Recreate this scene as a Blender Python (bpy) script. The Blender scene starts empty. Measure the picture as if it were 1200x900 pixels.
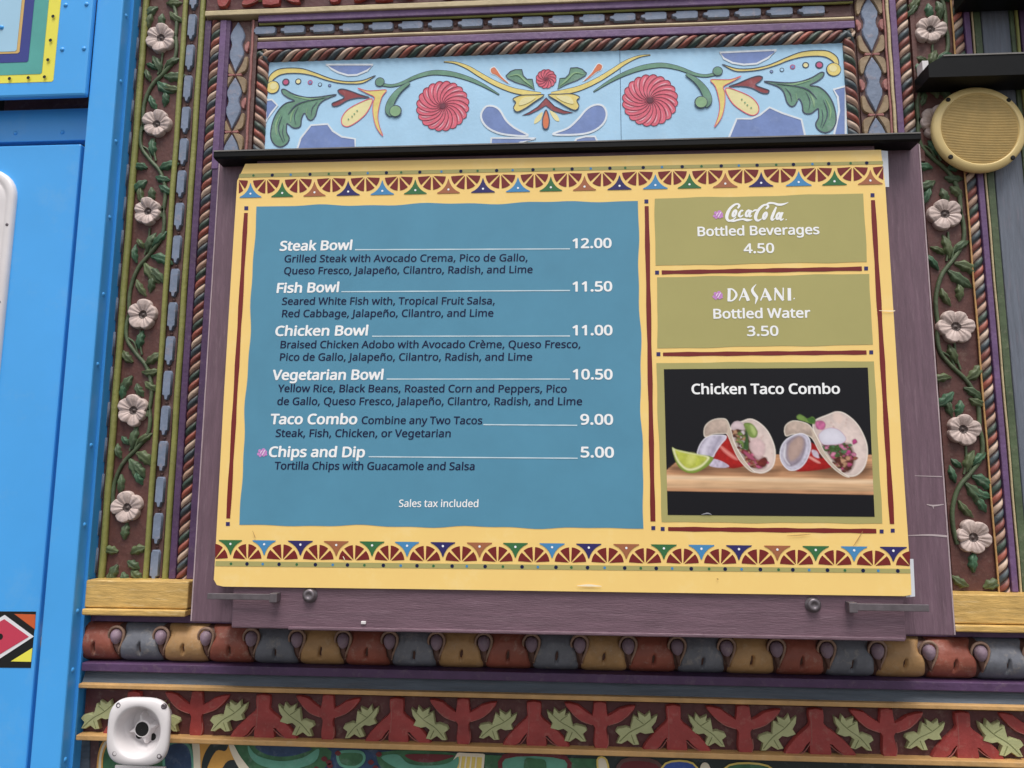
import bpy, bmesh, math, random, os
from mathutils import Vector, Matrix
from mathutils.geometry import tessellate_polygon
R = random.Random(7)
scene = bpy.context.scene
COL = scene.collection

# ------------------------------------------------------------------ camera
YAW, PITCH, ROLL = math.radians(3.9), math.radians(7.8), math.radians(0.30)
FPX = 870.0                                   # focal length in photo pixels (1200 wide)
CAM = Vector((0.0, -1.75, 1.60))
_f = Vector((-math.sin(YAW) * math.cos(PITCH), math.cos(YAW) * math.cos(PITCH), math.sin(PITCH)))
_r0 = Vector((math.cos(YAW), math.sin(YAW), 0)); _u0 = _r0.cross(_f)
_r = math.cos(ROLL) * _r0 + math.sin(ROLL) * _u0
_u = -math.sin(ROLL) * _r0 + math.cos(ROLL) * _u0
cd = bpy.data.cameras.new('camera'); cam = bpy.data.objects.new('camera', cd); COL.objects.link(cam)
M = Matrix.Identity(4)
for i in range(3):
    M[i][0] = _r[i]; M[i][1] = _u[i]; M[i][2] = -_f[i]; M[i][3] = CAM[i]
cam.matrix_world = M
cd.sensor_width = 36; cd.lens = FPX / 1200 * 36; cd.clip_start = 0.05; cd.clip_end = 500
scene.camera = cam

# ------------------------------------------------------------------ world, sun, exposure (bright overcast)
SUN_EL, SUN_AZ = math.radians(67), math.radians(6)     # azimuth measured from the wall's normal, + = towards the right
w = bpy.data.worlds.new('World'); scene.world = w; w.use_nodes = True
nt = w.node_tree; bg = nt.nodes['Background']
sky = nt.nodes.new('ShaderNodeTexSky'); sky.sky_type = 'NISHITA'; sky.sun_disc = False
sky.sun_elevation = SUN_EL; sky.sun_rotation = math.pi - SUN_AZ
sky.air_density = 1.0; sky.dust_density = 2.0; sky.ozone_density = 1.0
hs = nt.nodes.new('ShaderNodeHueSaturation'); hs.inputs['Saturation'].default_value = 0.30
nt.links.new(sky.outputs[0], hs.inputs['Color']); nt.links.new(hs.outputs[0], bg.inputs['Color'])
bg.inputs['Strength'].default_value = 0.07
sd = bpy.data.lights.new('sun', 'SUN'); sd.energy = 1.5; sd.angle = math.radians(30); sd.color = (1, .965, .92)
sun = bpy.data.objects.new('sun', sd); COL.objects.link(sun)
sdir = Vector((math.sin(SUN_AZ) * math.cos(SUN_EL), -math.cos(SUN_AZ) * math.cos(SUN_EL), math.sin(SUN_EL)))
sun.rotation_euler = sdir.to_track_quat('Z', 'Y').to_euler(); sun.location = (2, -6, 8)
vs = scene.view_settings; vs.view_transform = 'Standard'; vs.look = 'None'; vs.exposure = 1.05; vs.gamma = 1
vs.use_curve_mapping = False

# ------------------------------------------------------------------ helpers
def at(px, py, Y=0.0):
    """the point of the vertical plane y = Y that a photo pixel shows"""
    d = (px - 600) / FPX * _r + (450 - py) / FPX * _u + _f
    return CAM + d * ((Y - CAM.y) / d.y)
def X(px, py, Y=0.0): return at(px, py, Y).x
def Z(px, py, Y=0.0): return at(px, py, Y).z
def lin(c): return tuple(((v / 255) / 12.92 if v <= 10 else ((v / 255 + .055) / 1.055) ** 2.4) for v in c)
MATS = {}
def mat(name, rgb, rough=.6, var=.12, scale=14, bump=.0, bscale=60, stretch=(1, 1, 1), metal=0.0, spec=.5, wear=None, wearamt=.0, wearscale=30, coat=0.0):
    if name in MATS: return MATS[name]
    m = bpy.data.materials.new(name); m.use_nodes = True
    n = m.node_tree.nodes; l = m.node_tree.links
    p = n['Principled BSDF']
    p.inputs['Roughness'].default_value = rough; p.inputs['Metallic'].default_value = metal
    p.inputs['Specular IOR Level'].default_value = spec; p.inputs['Coat Weight'].default_value = coat
    c = lin(rgb)
    g = n.new('ShaderNodeNewGeometry'); mp = n.new('ShaderNodeMapping'); mp.inputs['Scale'].default_value = stretch
    l.new(g.outputs['Position'], mp.inputs['Vector'])
    nz = n.new('ShaderNodeTexNoise'); nz.inputs['Scale'].default_value = scale; nz.inputs['Detail'].default_value = 6; nz.inputs['Roughness'].default_value = .62
    l.new(mp.outputs[0], nz.inputs['Vector'])
    cr = n.new('ShaderNodeValToRGB'); cr.color_ramp.elements[0].position = .3; cr.color_ramp.elements[1].position = .7
    lo = tuple(max(0, v * (1 - var)) for v in c); hi = tuple(min(1, v * (1 + var)) for v in c)
    cr.color_ramp.elements[0].color = (*lo, 1); cr.color_ramp.elements[1].color = (*hi, 1)
    l.new(nz.outputs['Fac'], cr.inputs['Fac'])
    col = cr.outputs['Color']
    if wear:
        nw = n.new('ShaderNodeTexNoise'); nw.inputs['Scale'].default_value = wearscale; nw.inputs['Detail'].default_value = 8; nw.inputs['Roughness'].default_value = .75
        l.new(mp.outputs[0], nw.inputs['Vector'])
        cw = n.new('ShaderNodeValToRGB'); cw.color_ramp.elements[0].position = .54; cw.color_ramp.elements[1].position = .66
        cw.color_ramp.elements[0].color = (0, 0, 0, 1); cw.color_ramp.elements[1].color = (wearamt,) * 3 + (1,)
        l.new(nw.outputs['Fac'], cw.inputs['Fac'])
        mx = n.new('ShaderNodeMix'); mx.data_type = 'RGBA'
        l.new(cw.outputs['Color'], mx.inputs['Factor']); l.new(col, mx.inputs['A']); mx.inputs['B'].default_value = (*lin(wear), 1)
        col = mx.outputs['Result']
    l.new(col, p.inputs['Base Color'])
    if bump:
        nb = n.new('ShaderNodeTexNoise'); nb.inputs['Scale'].default_value = bscale; nb.inputs['Detail'].default_value = 5
        l.new(mp.outputs[0], nb.inputs['Vector'])
        b = n.new('ShaderNodeBump'); b.inputs['Strength'].default_value = bump; b.inputs['Distance'].default_value = .004
        l.new(nb.outputs['Fac'], b.inputs['Height']); l.new(b.outputs['Normal'], p.inputs['Normal'])
    MATS[name] = m
    return m

WOODX, WOODZ = (1, 5, 14), (14, 5, 1)
def carved(name, rgb, **k):
    d = dict(rough=.55, var=.2, scale=18, bump=.35, bscale=90, wear=(200, 185, 165), wearamt=.12, wearscale=45); d.update(k)
    return mat(name, rgb, **d)
def paint(name, rgb, **k):
    d = dict(rough=.62, var=.09, scale=16, bump=.08, bscale=120, wear=(215, 220, 225), wearamt=.10, wearscale=25); d.update(k)
    return mat(name, rgb, **d)
def ink(name, rgb, **k):
    d = dict(rough=.38, var=.03, scale=9, spec=.45); d.update(k)
    return mat(name, rgb, **d)

def stag(o, label=None, cat=None, group=None, kind=None):
    if label: o['label'] = label
    if cat: o['category'] = cat
    if group: o['group'] = group
    if kind: o['kind'] = kind
    return o
def empty(name, loc, label, cat, group=None):
    o = bpy.data.objects.new(name, None); COL.objects.link(o); o.location = loc; o.empty_display_size = .1
    return stag(o, label, cat, group)
WORLD = {}
def attach(o, parent, loc):
    """place o at world point loc under parent (parents carry translation only)"""
    WORLD[o.name] = Vector(loc)
    o.location = Vector(loc)
    if parent:
        o.parent = parent
        o.location = Vector(loc) - WORLD.get(parent.name, Vector(parent.location))
    return o
def link_mesh(name, me, parent, loc):
    o = bpy.data.objects.new(name, me); COL.objects.link(o)
    return attach(o, parent, loc)

class B:
    lay = 0
    def __init__(s): s.v = []; s.f = []; s.m = []; s.sm = []; s.mats = []
    def mi(s, m):
        if m not in s.mats: s.mats.append(m)
        return s.mats.index(m)
    def add(s, vs_, fs, m, smooth=False):
        o = len(s.v); s.v.extend(Vector(v) for v in vs_)
        k = s.mi(m)
        for f in fs: s.f.append(tuple(i + o for i in f)); s.m.append(k); s.sm.append(smooth)
    def poly(s, pts, m):
        """flat polygon, turned to face -Y"""
        pts = [Vector(p) for p in pts]
        for t in tessellate_polygon([pts]):
            a, b, c = (pts[i] for i in t)
            nrm = (b - a).cross(c - a)
            s.add([a, b, c] if nrm.y < 0 else [a, c, b], [(0, 1, 2)], m)
    def box(s, x0, x1, y0, y1, z0, z1, m, bev=.0015):
        x0, x1 = min(x0, x1), max(x0, x1); y0, y1 = min(y0, y1), max(y0, y1); z0, z1 = min(z0, z1), max(z0, z1)
        bm = bmesh.new(); bmesh.ops.create_cube(bm, size=1)
        for v in bm.verts: v.co = Vector(((x0 + x1) / 2 + v.co.x * (x1 - x0), (y0 + y1) / 2 + v.co.y * (y1 - y0), (z0 + z1) / 2 + v.co.z * (z1 - z0)))
        if bev: bmesh.ops.bevel(bm, geom=bm.edges[:], offset=min(bev, (x1 - x0) * .4, (y1 - y0) * .4, (z1 - z0) * .4), segments=2, profile=.5, affect='EDGES')
        bm.verts.index_update()
        s.add([v.co.copy() for v in bm.verts], [[v.index for v in f.verts] for f in bm.faces], m); bm.free()
    def grid(s, rows, m, smooth=True, closed=False, mfun=None):
        """rows: list of equally long vertex rows"""
        n = len(rows[0]); o = len(s.v)
        for r in rows: s.v.extend(Vector(p) for p in r)
        for i in range(len(rows) - 1):
            for j in range(n if closed else n - 1):
                k = (j + 1) % n
                mm = mfun(i, j) if mfun else m
                s.f.append((o + i * n + j, o + i * n + k, o + (i + 1) * n + k, o + (i + 1) * n + j)); s.m.append(s.mi(mm)); s.sm.append(smooth)
    def tube(s, path, rad, m, n=8, cap=True):
        path = [Vector(p) for p in path]
        if not isinstance(rad, (list, tuple)): rad = [rad] * len(path)
        rows = []
        for i, p in enumerate(path):
            t = (path[min(i + 1, len(path) - 1)] - path[max(i - 1, 0)]).normalized()
            a = Vector((0, 1, 0)) if abs(t.y) < .9 else Vector((1, 0, 0))
            u = t.cross(a).normalized(); v = t.cross(u)
            rows.append([p + rad[i] * (math.cos(k / n * 2 * math.pi) * u + math.sin(k / n * 2 * math.pi) * v) for k in range(n)])
        s.grid(rows, m, True, True)
        if cap:
            s.add(rows[0], [list(range(n))], m); s.add(rows[-1], [list(range(n - 1, -1, -1))], m)
    def lathe(s, c, prof, m, n=40, ax=1.0, az=1.0, mfun=None, sq=0.0):
        """prof: (radius, y) pairs turned about the y axis through c; sq squares the circle off"""
        rows = []
        for r, y in prof:
            row = []
            for k in range(n):
                t = k / n * 2 * math.pi
                q = 1 + sq * (math.sin(2 * t) ** 2)
                row.append((c[0] + r * q * math.cos(t) * ax, c[1] + y, c[2] + r * q * math.sin(t) * az))
            rows.append(row)
        s.grid(rows, m, True, True, mfun and (lambda i, j: mfun(i)))
    def prism(s, prof, axis, a0, a1, m, smooth=False):
        """extrude an open or closed (y,t) profile: axis 'x' -> t is z, axis 'z' -> t is x"""
        rows = []
        for a in (a0, a1):
            rows.append([(a, y, t) if axis == 'x' else (t, y, a) for y, t in prof])
        s.grid(rows, m, smooth, False)
        for r in rows: s.add(r, [list(range(len(r)))], m)
    def relief(s, pts, y0, h, inset, m, dome=0.0, m2=None):
        """carved piece: outline pts (x,z) at y0 rising to an inset face at y0-h"""
        n = len(pts)
        area = sum(pts[i][0] * pts[(i + 1) % n][1] - pts[(i + 1) % n][0] * pts[i][1] for i in range(n))
        if area < 0: pts = pts[::-1]
        ins = []
        for i in range(n):
            a, b, c = Vector(pts[i - 1]), Vector(pts[i]), Vector(pts[(i + 1) % n])
            e1 = (b - a).normalized() if (b - a).length > 1e-9 else Vector((1, 0)); e2 = (c - b).normalized() if (c - b).length > 1e-9 else e1
            t = e1 + e2
            if t.length < 1e-6: t = e1
            t.normalize(); nn = Vector((-t.y, t.x))
            ins.append((b.x + nn.x * inset, b.y + nn.y * inset))
        lo = [(p[0], y0, p[1]) for p in pts]; md = [(p[0], y0 - h * .6, p[1]) for p in [((a[0] * .75 + b[0] * .25), (a[1] * .75 + b[1] * .25)) for a, b in zip(pts, ins)]]
        hi = [(p[0], y0 - h, p[1]) for p in ins]
        s.grid([lo, md, hi], m2 or m, True, True)
        s.poly(hi, m)
    def stroke(s, pts, wid, Y, m):
        """flat painted line through (x,z) points"""
        n = len(pts)
        if not isinstance(wid, (list, tuple)): wid = [wid] * n
        L = []; Rr = []
        for i in range(n):
            a = Vector(pts[max(i - 1, 0)]); b = Vector(pts[min(i + 1, n - 1)])
            t = b - a
            t = t.normalized() if t.length > 1e-9 else Vector((1, 0))
            nn = Vector((-t.y, t.x)); p = Vector(pts[i])
            L.append(p + nn * wid[i] / 2); Rr.append(p - nn * wid[i] / 2)
        B.lay = (B.lay + 1) % 12
        dy = [B.lay * 8e-6 + 1.5e-6 * i for i in range(n)]
        vs_ = [(p.x, Y - d_, p.y) for p, d_ in zip(L, dy)] + [(p.x, Y - d_, p.y) for p, d_ in zip(Rr, dy)]
        fs = []
        for i in range(n - 1): fs.append((i, i + 1, n + i + 1, n + i))
        s.add(vs_, fs, m)
    def mesh(s, name, recenter=True, center=None):
        c = Vector((0, 0, 0))
        if recenter and s.v:
            lo = [min(v[i] for v in s.v) for i in range(3)]; hi = [max(v[i] for v in s.v) for i in range(3)]
            c = Vector([(a + b) / 2 for a, b in zip(lo, hi)])
        if center is not None: c = Vector(center)
        me = bpy.data.meshes.new(name)
        me.from_pydata([v - c for v in s.v], [], s.f)
        for m in s.mats: me.materials.append(m)
        me.polygons.foreach_set('material_index', s.m); me.polygons.foreach_set('use_smooth', s.sm)
        me.update()
        return me, c
    def build(s, name, parent, label=None, **k):
        me, c = s.mesh(name)
        o = link_mesh(name, me, parent, c)
        return stag(o, label, **k)

def spline(pts, k=5, closed=False):
    """Catmull-Rom through points of any dimension"""
    n = len(pts); P = [Vector(p) for p in pts]; out = []
    rng = range(n if closed else n - 1)
    for i in rng:
        p0 = P[i - 1] if (closed or i > 0) else P[0]; p1 = P[i]; p2 = P[(i + 1) % n]
        p3 = P[(i + 2) % n] if (closed or i + 2 < n) else P[-1]
        for j in range(k):
            t = j / k
            out.append(.5 * ((2 * p1) + (p2 - p0) * t + (2 * p0 - 5 * p1 + 4 * p2 - p3) * t * t + (3 * p1 - p0 - 3 * p2 + p3) * t ** 3))
    if not closed: out.append(P[-1])
    return out
def xz(pts, Y):
    return [(lambda p: (p.x, p.z))(at(a, b, Y)) for a, b in pts]
def crop(x0, y0, s, pts): return [(x0 + a / s, y0 + b / s) for a, b in pts]
PX = 1.75 / FPX                                # metres for one photo pixel on the wall, about

def fill(b, pts, Y, m, smooth=True, line=None, lw=1.2, k=4, mirror=None, lY=.0004):
    """painted shape from photo pixels on plane Y, with an optional outline"""
    p = xz(pts, Y)
    if mirror is not None: p = [(2 * mirror - x, z) for x, z in p]
    if smooth: p = [tuple(q) for q in spline(p, k, True)]
    b.poly([(x, Y, z) for x, z in p], m)
    if line: b.stroke(p + [p[0], p[1]], lw * PX, Y - lY, line)
def band(b, pts, wid, Y, m, line=None, lw=1.0, mirror=None, k=6):
    """painted tapering band along photo pixels; wid in pixels"""
    p = xz(pts, Y)
    if mirror is not None: p = [(2 * mirror - x, z) for x, z in p]
    q = spline([(a[0], a[1], w_) for a, w_ in zip(p, wid)], k)
    c = [(v[0], v[1]) for v in q]; ww = [max(.2, v[2]) * PX for v in q]
    if line: b.stroke(c, [x + 2 * lw * PX for x in ww], Y, line)
    b.stroke(c, ww, Y - .0005 if line else Y, m)
def disc(b, c, r, Y, m, n=20, mirror=None, e=1.0):
    p = at(c[0], c[1], Y); x0 = p.x if mirror is None else 2 * mirror - p.x
    b.poly([(x0 + r * PX * math.cos(t / n * 2 * math.pi), Y, p.z + e * r * PX * math.sin(t / n * 2 * math.pi)) for t in range(n)], m)

FONT = None
try:
    FONT = bpy.data.fonts.load(os.path.join(bpy.utils.system_resource('DATAFILES'), 'fonts', 'NotoSansHebrew-Regular.woff2'))
except Exception:
    FONT = None
def text(b, body, xl, yl, xr, yr, cap, Y, m, bold=.0, shear=.0, spacing=1.0):
    """one printed line whose baseline runs from pixel (xl,yl) to (xr,yr); cap = capital height in pixels"""
    cu = bpy.data.curves.new('t', 'FONT'); cu.body = body; cu.shear = shear; cu.resolution_u = 3; cu.space_character = spacing
    if FONT: cu.font = FONT
    ob = bpy.data.objects.new('t', cu)
    me = bpy.data.meshes.new_from_object(ob)
    if not me.vertices: return
    x0 = min(v.co.x for v in me.vertices); x1 = max(v.co.x for v in me.vertices)
    A = at(xl, yl, Y); Bp = at(xr, yr, Y); d = Bp - A
    sx = 1 / (x1 - x0); up = cap * PX * (1.75 + Y) / 1.75 / .714 * 1.17
    offs = [(0, 0)] if not bold else [(0, 0)] + [(bold * math.cos(t * math.pi / 4), bold * .8 * math.sin(t * math.pi / 4)) for t in range(8)]
    for i_, (ox, oy) in enumerate(offs):          # heavier weight: the outline printed over itself
        b.add([A + d * ((v.co.x - x0) * sx) + Vector((0, -.00002 * i_, 0)) + Vector((ox * up, 0, oy * up)) + Vector((0, 0, up)) * v.co.y for v in me.vertices], [tuple(p.vertices) for p in me.polygons], m)
    bpy.data.meshes.remove(me); bpy.data.objects.remove(ob); bpy.data.curves.remove(cu)

# ------------------------------------------------------------------ materials
purple = carved('purple_paint', (108, 80, 120), stretch=(1, 1, 1), wearamt=.08)
purple_dk = carved('dark_purple_paint', (82, 56, 90), wearamt=.08)
mauve = mat('mauve_wood', (112, 86, 97), rough=.5, var=.2, scale=9, bump=.35, bscale=50, stretch=WOODX, wear=(150, 125, 135), wearamt=.35, wearscale=12)
mauve_v = mat('mauve_wood_upright', (112, 87, 99), rough=.5, var=.2, scale=9, bump=.35, bscale=50, stretch=WOODZ, wear=(150, 125, 135), wearamt=.35, wearscale=12)
maroon = carved('maroon_ground', (92, 56, 50), scale=40)
frieze_g = carved('frieze_ground', (84, 42, 42))
frieze_r = carved('frieze_red', (152, 60, 57), var=.22)
leaf_pale = carved('pale_leaf', (172, 174, 126), var=.16)
leaf_dark = carved('dark_leaf', (74, 92, 64), var=.35, scale=30)
stem_m = carved('stem_green', (80, 94, 66), var=.3)
flower_w = carved('flower_white', (198, 178, 170), var=.12, scale=35, wear=(150, 130, 125), wearamt=.4)
flower_c = carved('flower_heart', (88, 74, 70))
olive_rod = carved('olive_paint', (138, 138, 74), var=.15)
cream_rod = carved('cream_paint', (196, 178, 140), var=.12)
tan_m = carved('tan_paint', (192, 150, 96), var=.16)
link_m = carved('grey_blue_paint', (122, 134, 156), var=.16, wear=(170, 150, 150), wearamt=.4)
bed_m = carved('brown_ground', (92, 62, 58))
pink_m = carved('dusty_pink_paint', (160, 105, 100))
rope_m = [carved('rope_red', (156, 86, 72)), carved('rope_cream', (196, 170, 150)), carved('rope_green', (64, 80, 70)), carved('rope_red2', (130, 74, 66)), carved('rope_tan', (176, 142, 122)), carved('rope_slate', (74, 84, 90))]
slate = mat('slate_board', (84, 92, 102), rough=.6, var=.25, scale=8, bump=.4, bscale=50, stretch=WOODX, wear=(120, 110, 110), wearamt=.3, wearscale=14)
slate_v = mat('slate_board_upright', (106, 112, 124), rough=.55, var=.22, scale=8, bump=.3, bscale=40, stretch=WOODZ, wear=(135, 120, 130), wearamt=.45, wearscale=10)
gold_wood = mat('gold_wood', (206, 168, 98), rough=.4, var=.3, scale=10, bump=.3, bscale=40, stretch=(2, 6, 16), wear=(235, 210, 160), wearamt=.5, wearscale=8)
barrel_m = [carved('barrel_red', (146, 80, 64), wearamt=.25), carved('barrel_slate', (112, 114, 122), wearamt=.25), carved('barrel_ochre', (178, 138, 92), wearamt=.25)]
knob_m = carved('knob_purple', (138, 116, 130), wearamt=.3)
pocket_m = carved('pocket_brown', (92, 62, 52))
swoosh_m = carved('swoosh_tan', (146, 116, 98))
black_m = mat('black_metal', (13, 13, 14), spec=.2, rough=.5, var=.25, scale=20, bump=.05)
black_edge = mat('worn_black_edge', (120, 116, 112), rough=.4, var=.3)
steel = mat('dull_steel', (120, 112, 116), rough=.4, metal=.6, var=.2, scale=40)
white_m = mat('white_plastic', (224, 218, 218), rough=.4, var=.06, scale=12)
hole_m = mat('black_hole', (14, 13, 13), rough=.8, var=.1)
blue = mat('blue_enamel', (76, 170, 242), rough=.33, var=.05, scale=3, bump=.05, bscale=6, spec=.5, wear=(150, 190, 220), wearamt=.12, wearscale=7)
blue_d = mat('blue_enamel_flange', (66, 152, 222), rough=.35, var=.06, scale=5)
gold_sp = mat('gold_plastic', (222, 196, 134), rough=.42, var=.06, scale=14)
gold_mesh = mat('gold_grille', (206, 178, 116), rough=.5, var=.1, scale=30)

# ------------------------------------------------------------------ ground
b = B()
grd = mat('paving', (92, 88, 84), rough=.85, var=.2, scale=5, bump=.3, bscale=40)
b.add([(-60, -120, 0), (60, -120, 0), (60, 60, 0), (-60, 60, 0)], [(0, 1, 2, 3)], grd)
b.build('ground', None, kind='structure')

# ------------------------------------------------------------------ carved wall
TOP = 3.05
XR = X(1200, 340) + .55
XL = X(90, 340) - .25
wall = empty('carved_facade', ((XL + XR) / 2, .03, 0), 'carved wooden wall painted with flowers, ropes and a pale blue mural', 'facade')
WORLD[wall.name] = Vector(wall.location)
b = B(); b.box(XL, XR, .006, .09, 0, TOP, bed_m, 0); b.build('backing_board', wall)

def strip_v(name, p0, p1, row, z0, z1, y0, m, bev=.002, y1=.007):
    q = B(); q.box(X(p0, row, y0), X(p1, row, y0), y1, y0, z0, z1, m, bev); return q.build(name, wall)
def strip_h(name, r0, r1, col, x0, x1, y0, m, bev=.002, y1=.007):
    q = B(); q.box(x0, x1, y1, y0, Z(col, r0, y0), Z(col, r1, y0), m, bev); return q.build(name, wall)
def rod_v(name, p0, p1, row, z0, z1, y, m):
    q = B(); x0, x1 = X(p0, row, y), X(p1, row, y); r = (x1 - x0) / 2 * .86
    n = 24; q.tube([((x0 + x1) / 2 + .0006 * math.sin(i * 1.7), y + r * .4, z0 + (z1 - z0) * i / n) for i in range(n + 1)], [r * (1 + .03 * math.sin(i * 2.3)) for i in range(n + 1)], m, 12)
    return q.build(name, wall)
def rod_h(name, r0, r1, col, x0, x1, y, m):
    q = B(); z0, z1 = Z(col, r0, y), Z(col, r1, y); r = abs(z1 - z0) / 2
    n = 24; q.tube([(x0 + (x1 - x0) * i / n, y + r * .4, (z0 + z1) / 2 + .0005 * math.sin(i * 1.3)) for i in range(n + 1)], r, m, 12)
    return q.build(name, wall)
groove_m = carved('rope_groove', (66, 44, 40))
def rope(name, a, horiz, c0, c1, lo, hi, y, rev=False, pitch=.0215, lean=.031):
    """twisted rope moulding: each strand is a raised, coloured roll with a dark groove beside it"""
    q = B(); cx = (c0 + c1) / 2; r = abs(c1 - c0) / 2; na = 10
    if horiz: pitch, lean = .0235, .050
    prof = [(0, .58), (.16, .62), (.28, .86), (.45, 1.0), (.62, 1.02), (.78, .92), (.90, .70)]; ns = len(prof)
    n0 = int((lo - lean) / pitch) - 1; n1 = int((hi + lean) / pitch) + 2
    rows = []; mids = []
    for k in range(n0, n1):
        for si, (fr, bul) in enumerate(prof):
            row = []
            for j in range(na + 1):
                t = j / na * 2 - 1; th = t * math.pi / 2
                along = (k + fr) * pitch + (lean * t / 2) * (-1 if rev else 1)
                along = max(lo, min(hi, along))
                off = math.sin(th) * r * (.90 + .10 * bul); hgt = y + r * .9 - math.cos(th) * r * bul * 1.0
                row.append((along, hgt, cx + off) if horiz else (cx + off, hgt, along))
            rows.append(row); mids.append((k, si))
    seq = [1, 0, 2, 4, 3, 5]
    def pick(i, j):
        k, si = mids[i]
        return groove_m if si in (0, 6) else rope_m[seq[k % len(seq)]]
    q.grid(rows, rope_m[0], True, False, pick)
    return q.build(name, wall)
def links(name_bed, horiz, c0, c1, lo, hi, y, period, phase):
    """bed board with a row of carved bar links"""
    q = B()
    if horiz: q.box(lo, hi, .007, y + .006, c0, c1, bed_m, .0015)
    else: q.box(c0, c1, .007, y + .006, lo, hi, bed_m, .0015)
    bed = q.build(name_bed, wall)
    hw = abs(c1 - c0) * .36; hl = period * .42
    sh = [(-hw * .35, -hl), (hw * .35, -hl), (hw * .55, -hl * .72), (hw, -hl * .66), (hw, hl * .80), (hw * .7, hl), (-hw * .7, hl), (-hw, hl * .80), (-hw, -hl * .66), (-hw * .55, -hl * .72)]
    l_ = B(); l_.relief([(z_, x_) for x_, z_ in sh] if horiz else sh, y + .006, .008, .0022, link_m)
    me, _ = l_.mesh('link', False)
    k_ = B(); rr = hw * .42
    k_.lathe((0, y + .006, 0), [(rr, 0), (rr * .9, -.002), (rr * .5, -.0035), (.0001, -.004)], bed_m, 10)
    mk, _ = k_.mesh('bead', False)
    a = lo + phase; c = (c0 + c1) / 2
    while a < hi - hl:
        link_mesh('link', me, bed, (a, 0, c) if horiz else (c, 0, a))
        if a + period / 2 < hi - .004: link_mesh('bead', mk, bed, (a + period / 2, 0, c) if horiz else (c, 0, a + period / 2))
        a += period
    return bed

zsillL = Z(160, 681, -.055); zsillR = Z(1160, 697, -.055)
ztan0 = Z(450, 10.8, -.03)                       # underside of the top tan bead
# ---- upright members beside the kiosk
b = B(); b.box(X(128, 340), X(140.5, 340), .007, 0.0, zsillL, TOP, bed_m); edge_bed = b.build('edge_board', wall)
b = B(); b.relief([(-.006, -.030), (.006, -.030), (.006, .030), (-.006, .030)], 0, .006, .002, link_m); me_s, _ = b.mesh('link', False)
zz = zsillL + .04
while zz < TOP - .05:
    link_mesh('link', me_s, edge_bed, (X(137, 340), 0, zz)); zz += .088
rod_v('rod', 140.3, 148.5, 340, zsillL, TOP, -.008, olive_rod)
b = B(); b.box(X(147, 340), X(191.5, 340), .007, 0.0, zsillL, TOP, maroon); panelL = b.build('floral_panel', wall)
rod_v('rod', 190.2, 197, 340, zsillL, TOP, -.008, olive_rod)
links('link_board', False, X(197.3, 340), X(211.3, 340), zsillL, TOP, -.004, .0865, .03)
rod_v('rod', 211.6, 219.3, 340, zsillL, TOP, -.008, olive_rod)
strip_v('purple_strip', 219.6, 227, 340, zsillL, ztan0, -.012, purple_dk)
rope('rope_moulding', 0, False, X(227.2, 340, -.008), X(239.3, 340, -.008), zsillL, ztan0, -.012)
strip_v('purple_strip', 239.6, 251, 340, zsillL, ztan0, -.010, purple_dk)
# ---- upright members, upper middle left
strip_v('brown_strip', 292.5, 301.5, 50, Z(300, 200), ztan0, -.004, bed_m)
rod_v('rod', 294, 297.2, 50, Z(300, 200), ztan0, -.006, pink_m)
ztr = Z(450, 52.3, -.012)
rope('rope_moulding', 0, False, X(299.3, 100, -.010), X(312.6, 100, -.010) , Z(300, 200), ztr - .002, -.014, rev=True)
# ---- upright members to the right
rope('rope_moulding', 0, False, X(990.2, 76, -.010), X(1004, 76, -.010), Z(1000, 190), ztr - .002, -.014, rev=True)
rod_v('rod', 1037.6, 1040.6, 60, Z(1040, 190), TOP, -.008, pink_m)
rod_v('rod', 1041, 1045.6, 60, Z(1040, 190), TOP, -.008, cream_rod)
strip_v('purple_strip', 1046.4, 1053.8, 60, Z(1040, 190), TOP, -.012, purple)
rope('rope_moulding', 0, False, X(1054.6, 60, -.010), X(1068.6, 60, -.010), Z(1040, 190), TOP, -.012)
strip_v('brown_strip', 1069.4, 1075.5, 60, Z(1080, 190), TOP, -.004, maroon)
b = B(); b.box(X(1069, 30), X(1117, 30), .007, .0008, zsillR, TOP, maroon); panelR = b.build('floral_panel', wall)
rod_v('rod', 1115.6, 1118, 30, zsillR, TOP, -.006, tan_m)
rope('rope_moulding', 0, False, X(1118, 30, -.010), X(1130.3, 30, -.010), zsillR, TOP, -.012)
strip_v('purple_strip', 1131, 1137.6, 30, zsillR, TOP, -.012, purple)
rod_v('rod', 1138.6, 1141.4, 30, zsillR, TOP, -.007, cream_rod)
strip_v('green_strip', 1142, 1150, 30, zsillR, TOP, -.006, stem_m)
b = B(); b.box(X(1150.5, 30), X(1184, 30), .007, -.001, zsillR, TOP, slate_v, .003); b.build('slate_board', wall)
strip_v('green_strip', 1184.4, 1189.6, 30, zsillR, TOP, -.006, stem_m)
rod_v('rod', 1190.2, 1194.4, 30, zsillR, TOP, -.01, olive_rod)
b = B(); b.box(X(1195, 30), XR, .007, -.003, zsillR, TOP, purple_dk, .003); b.build('purple_board', wall)

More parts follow.
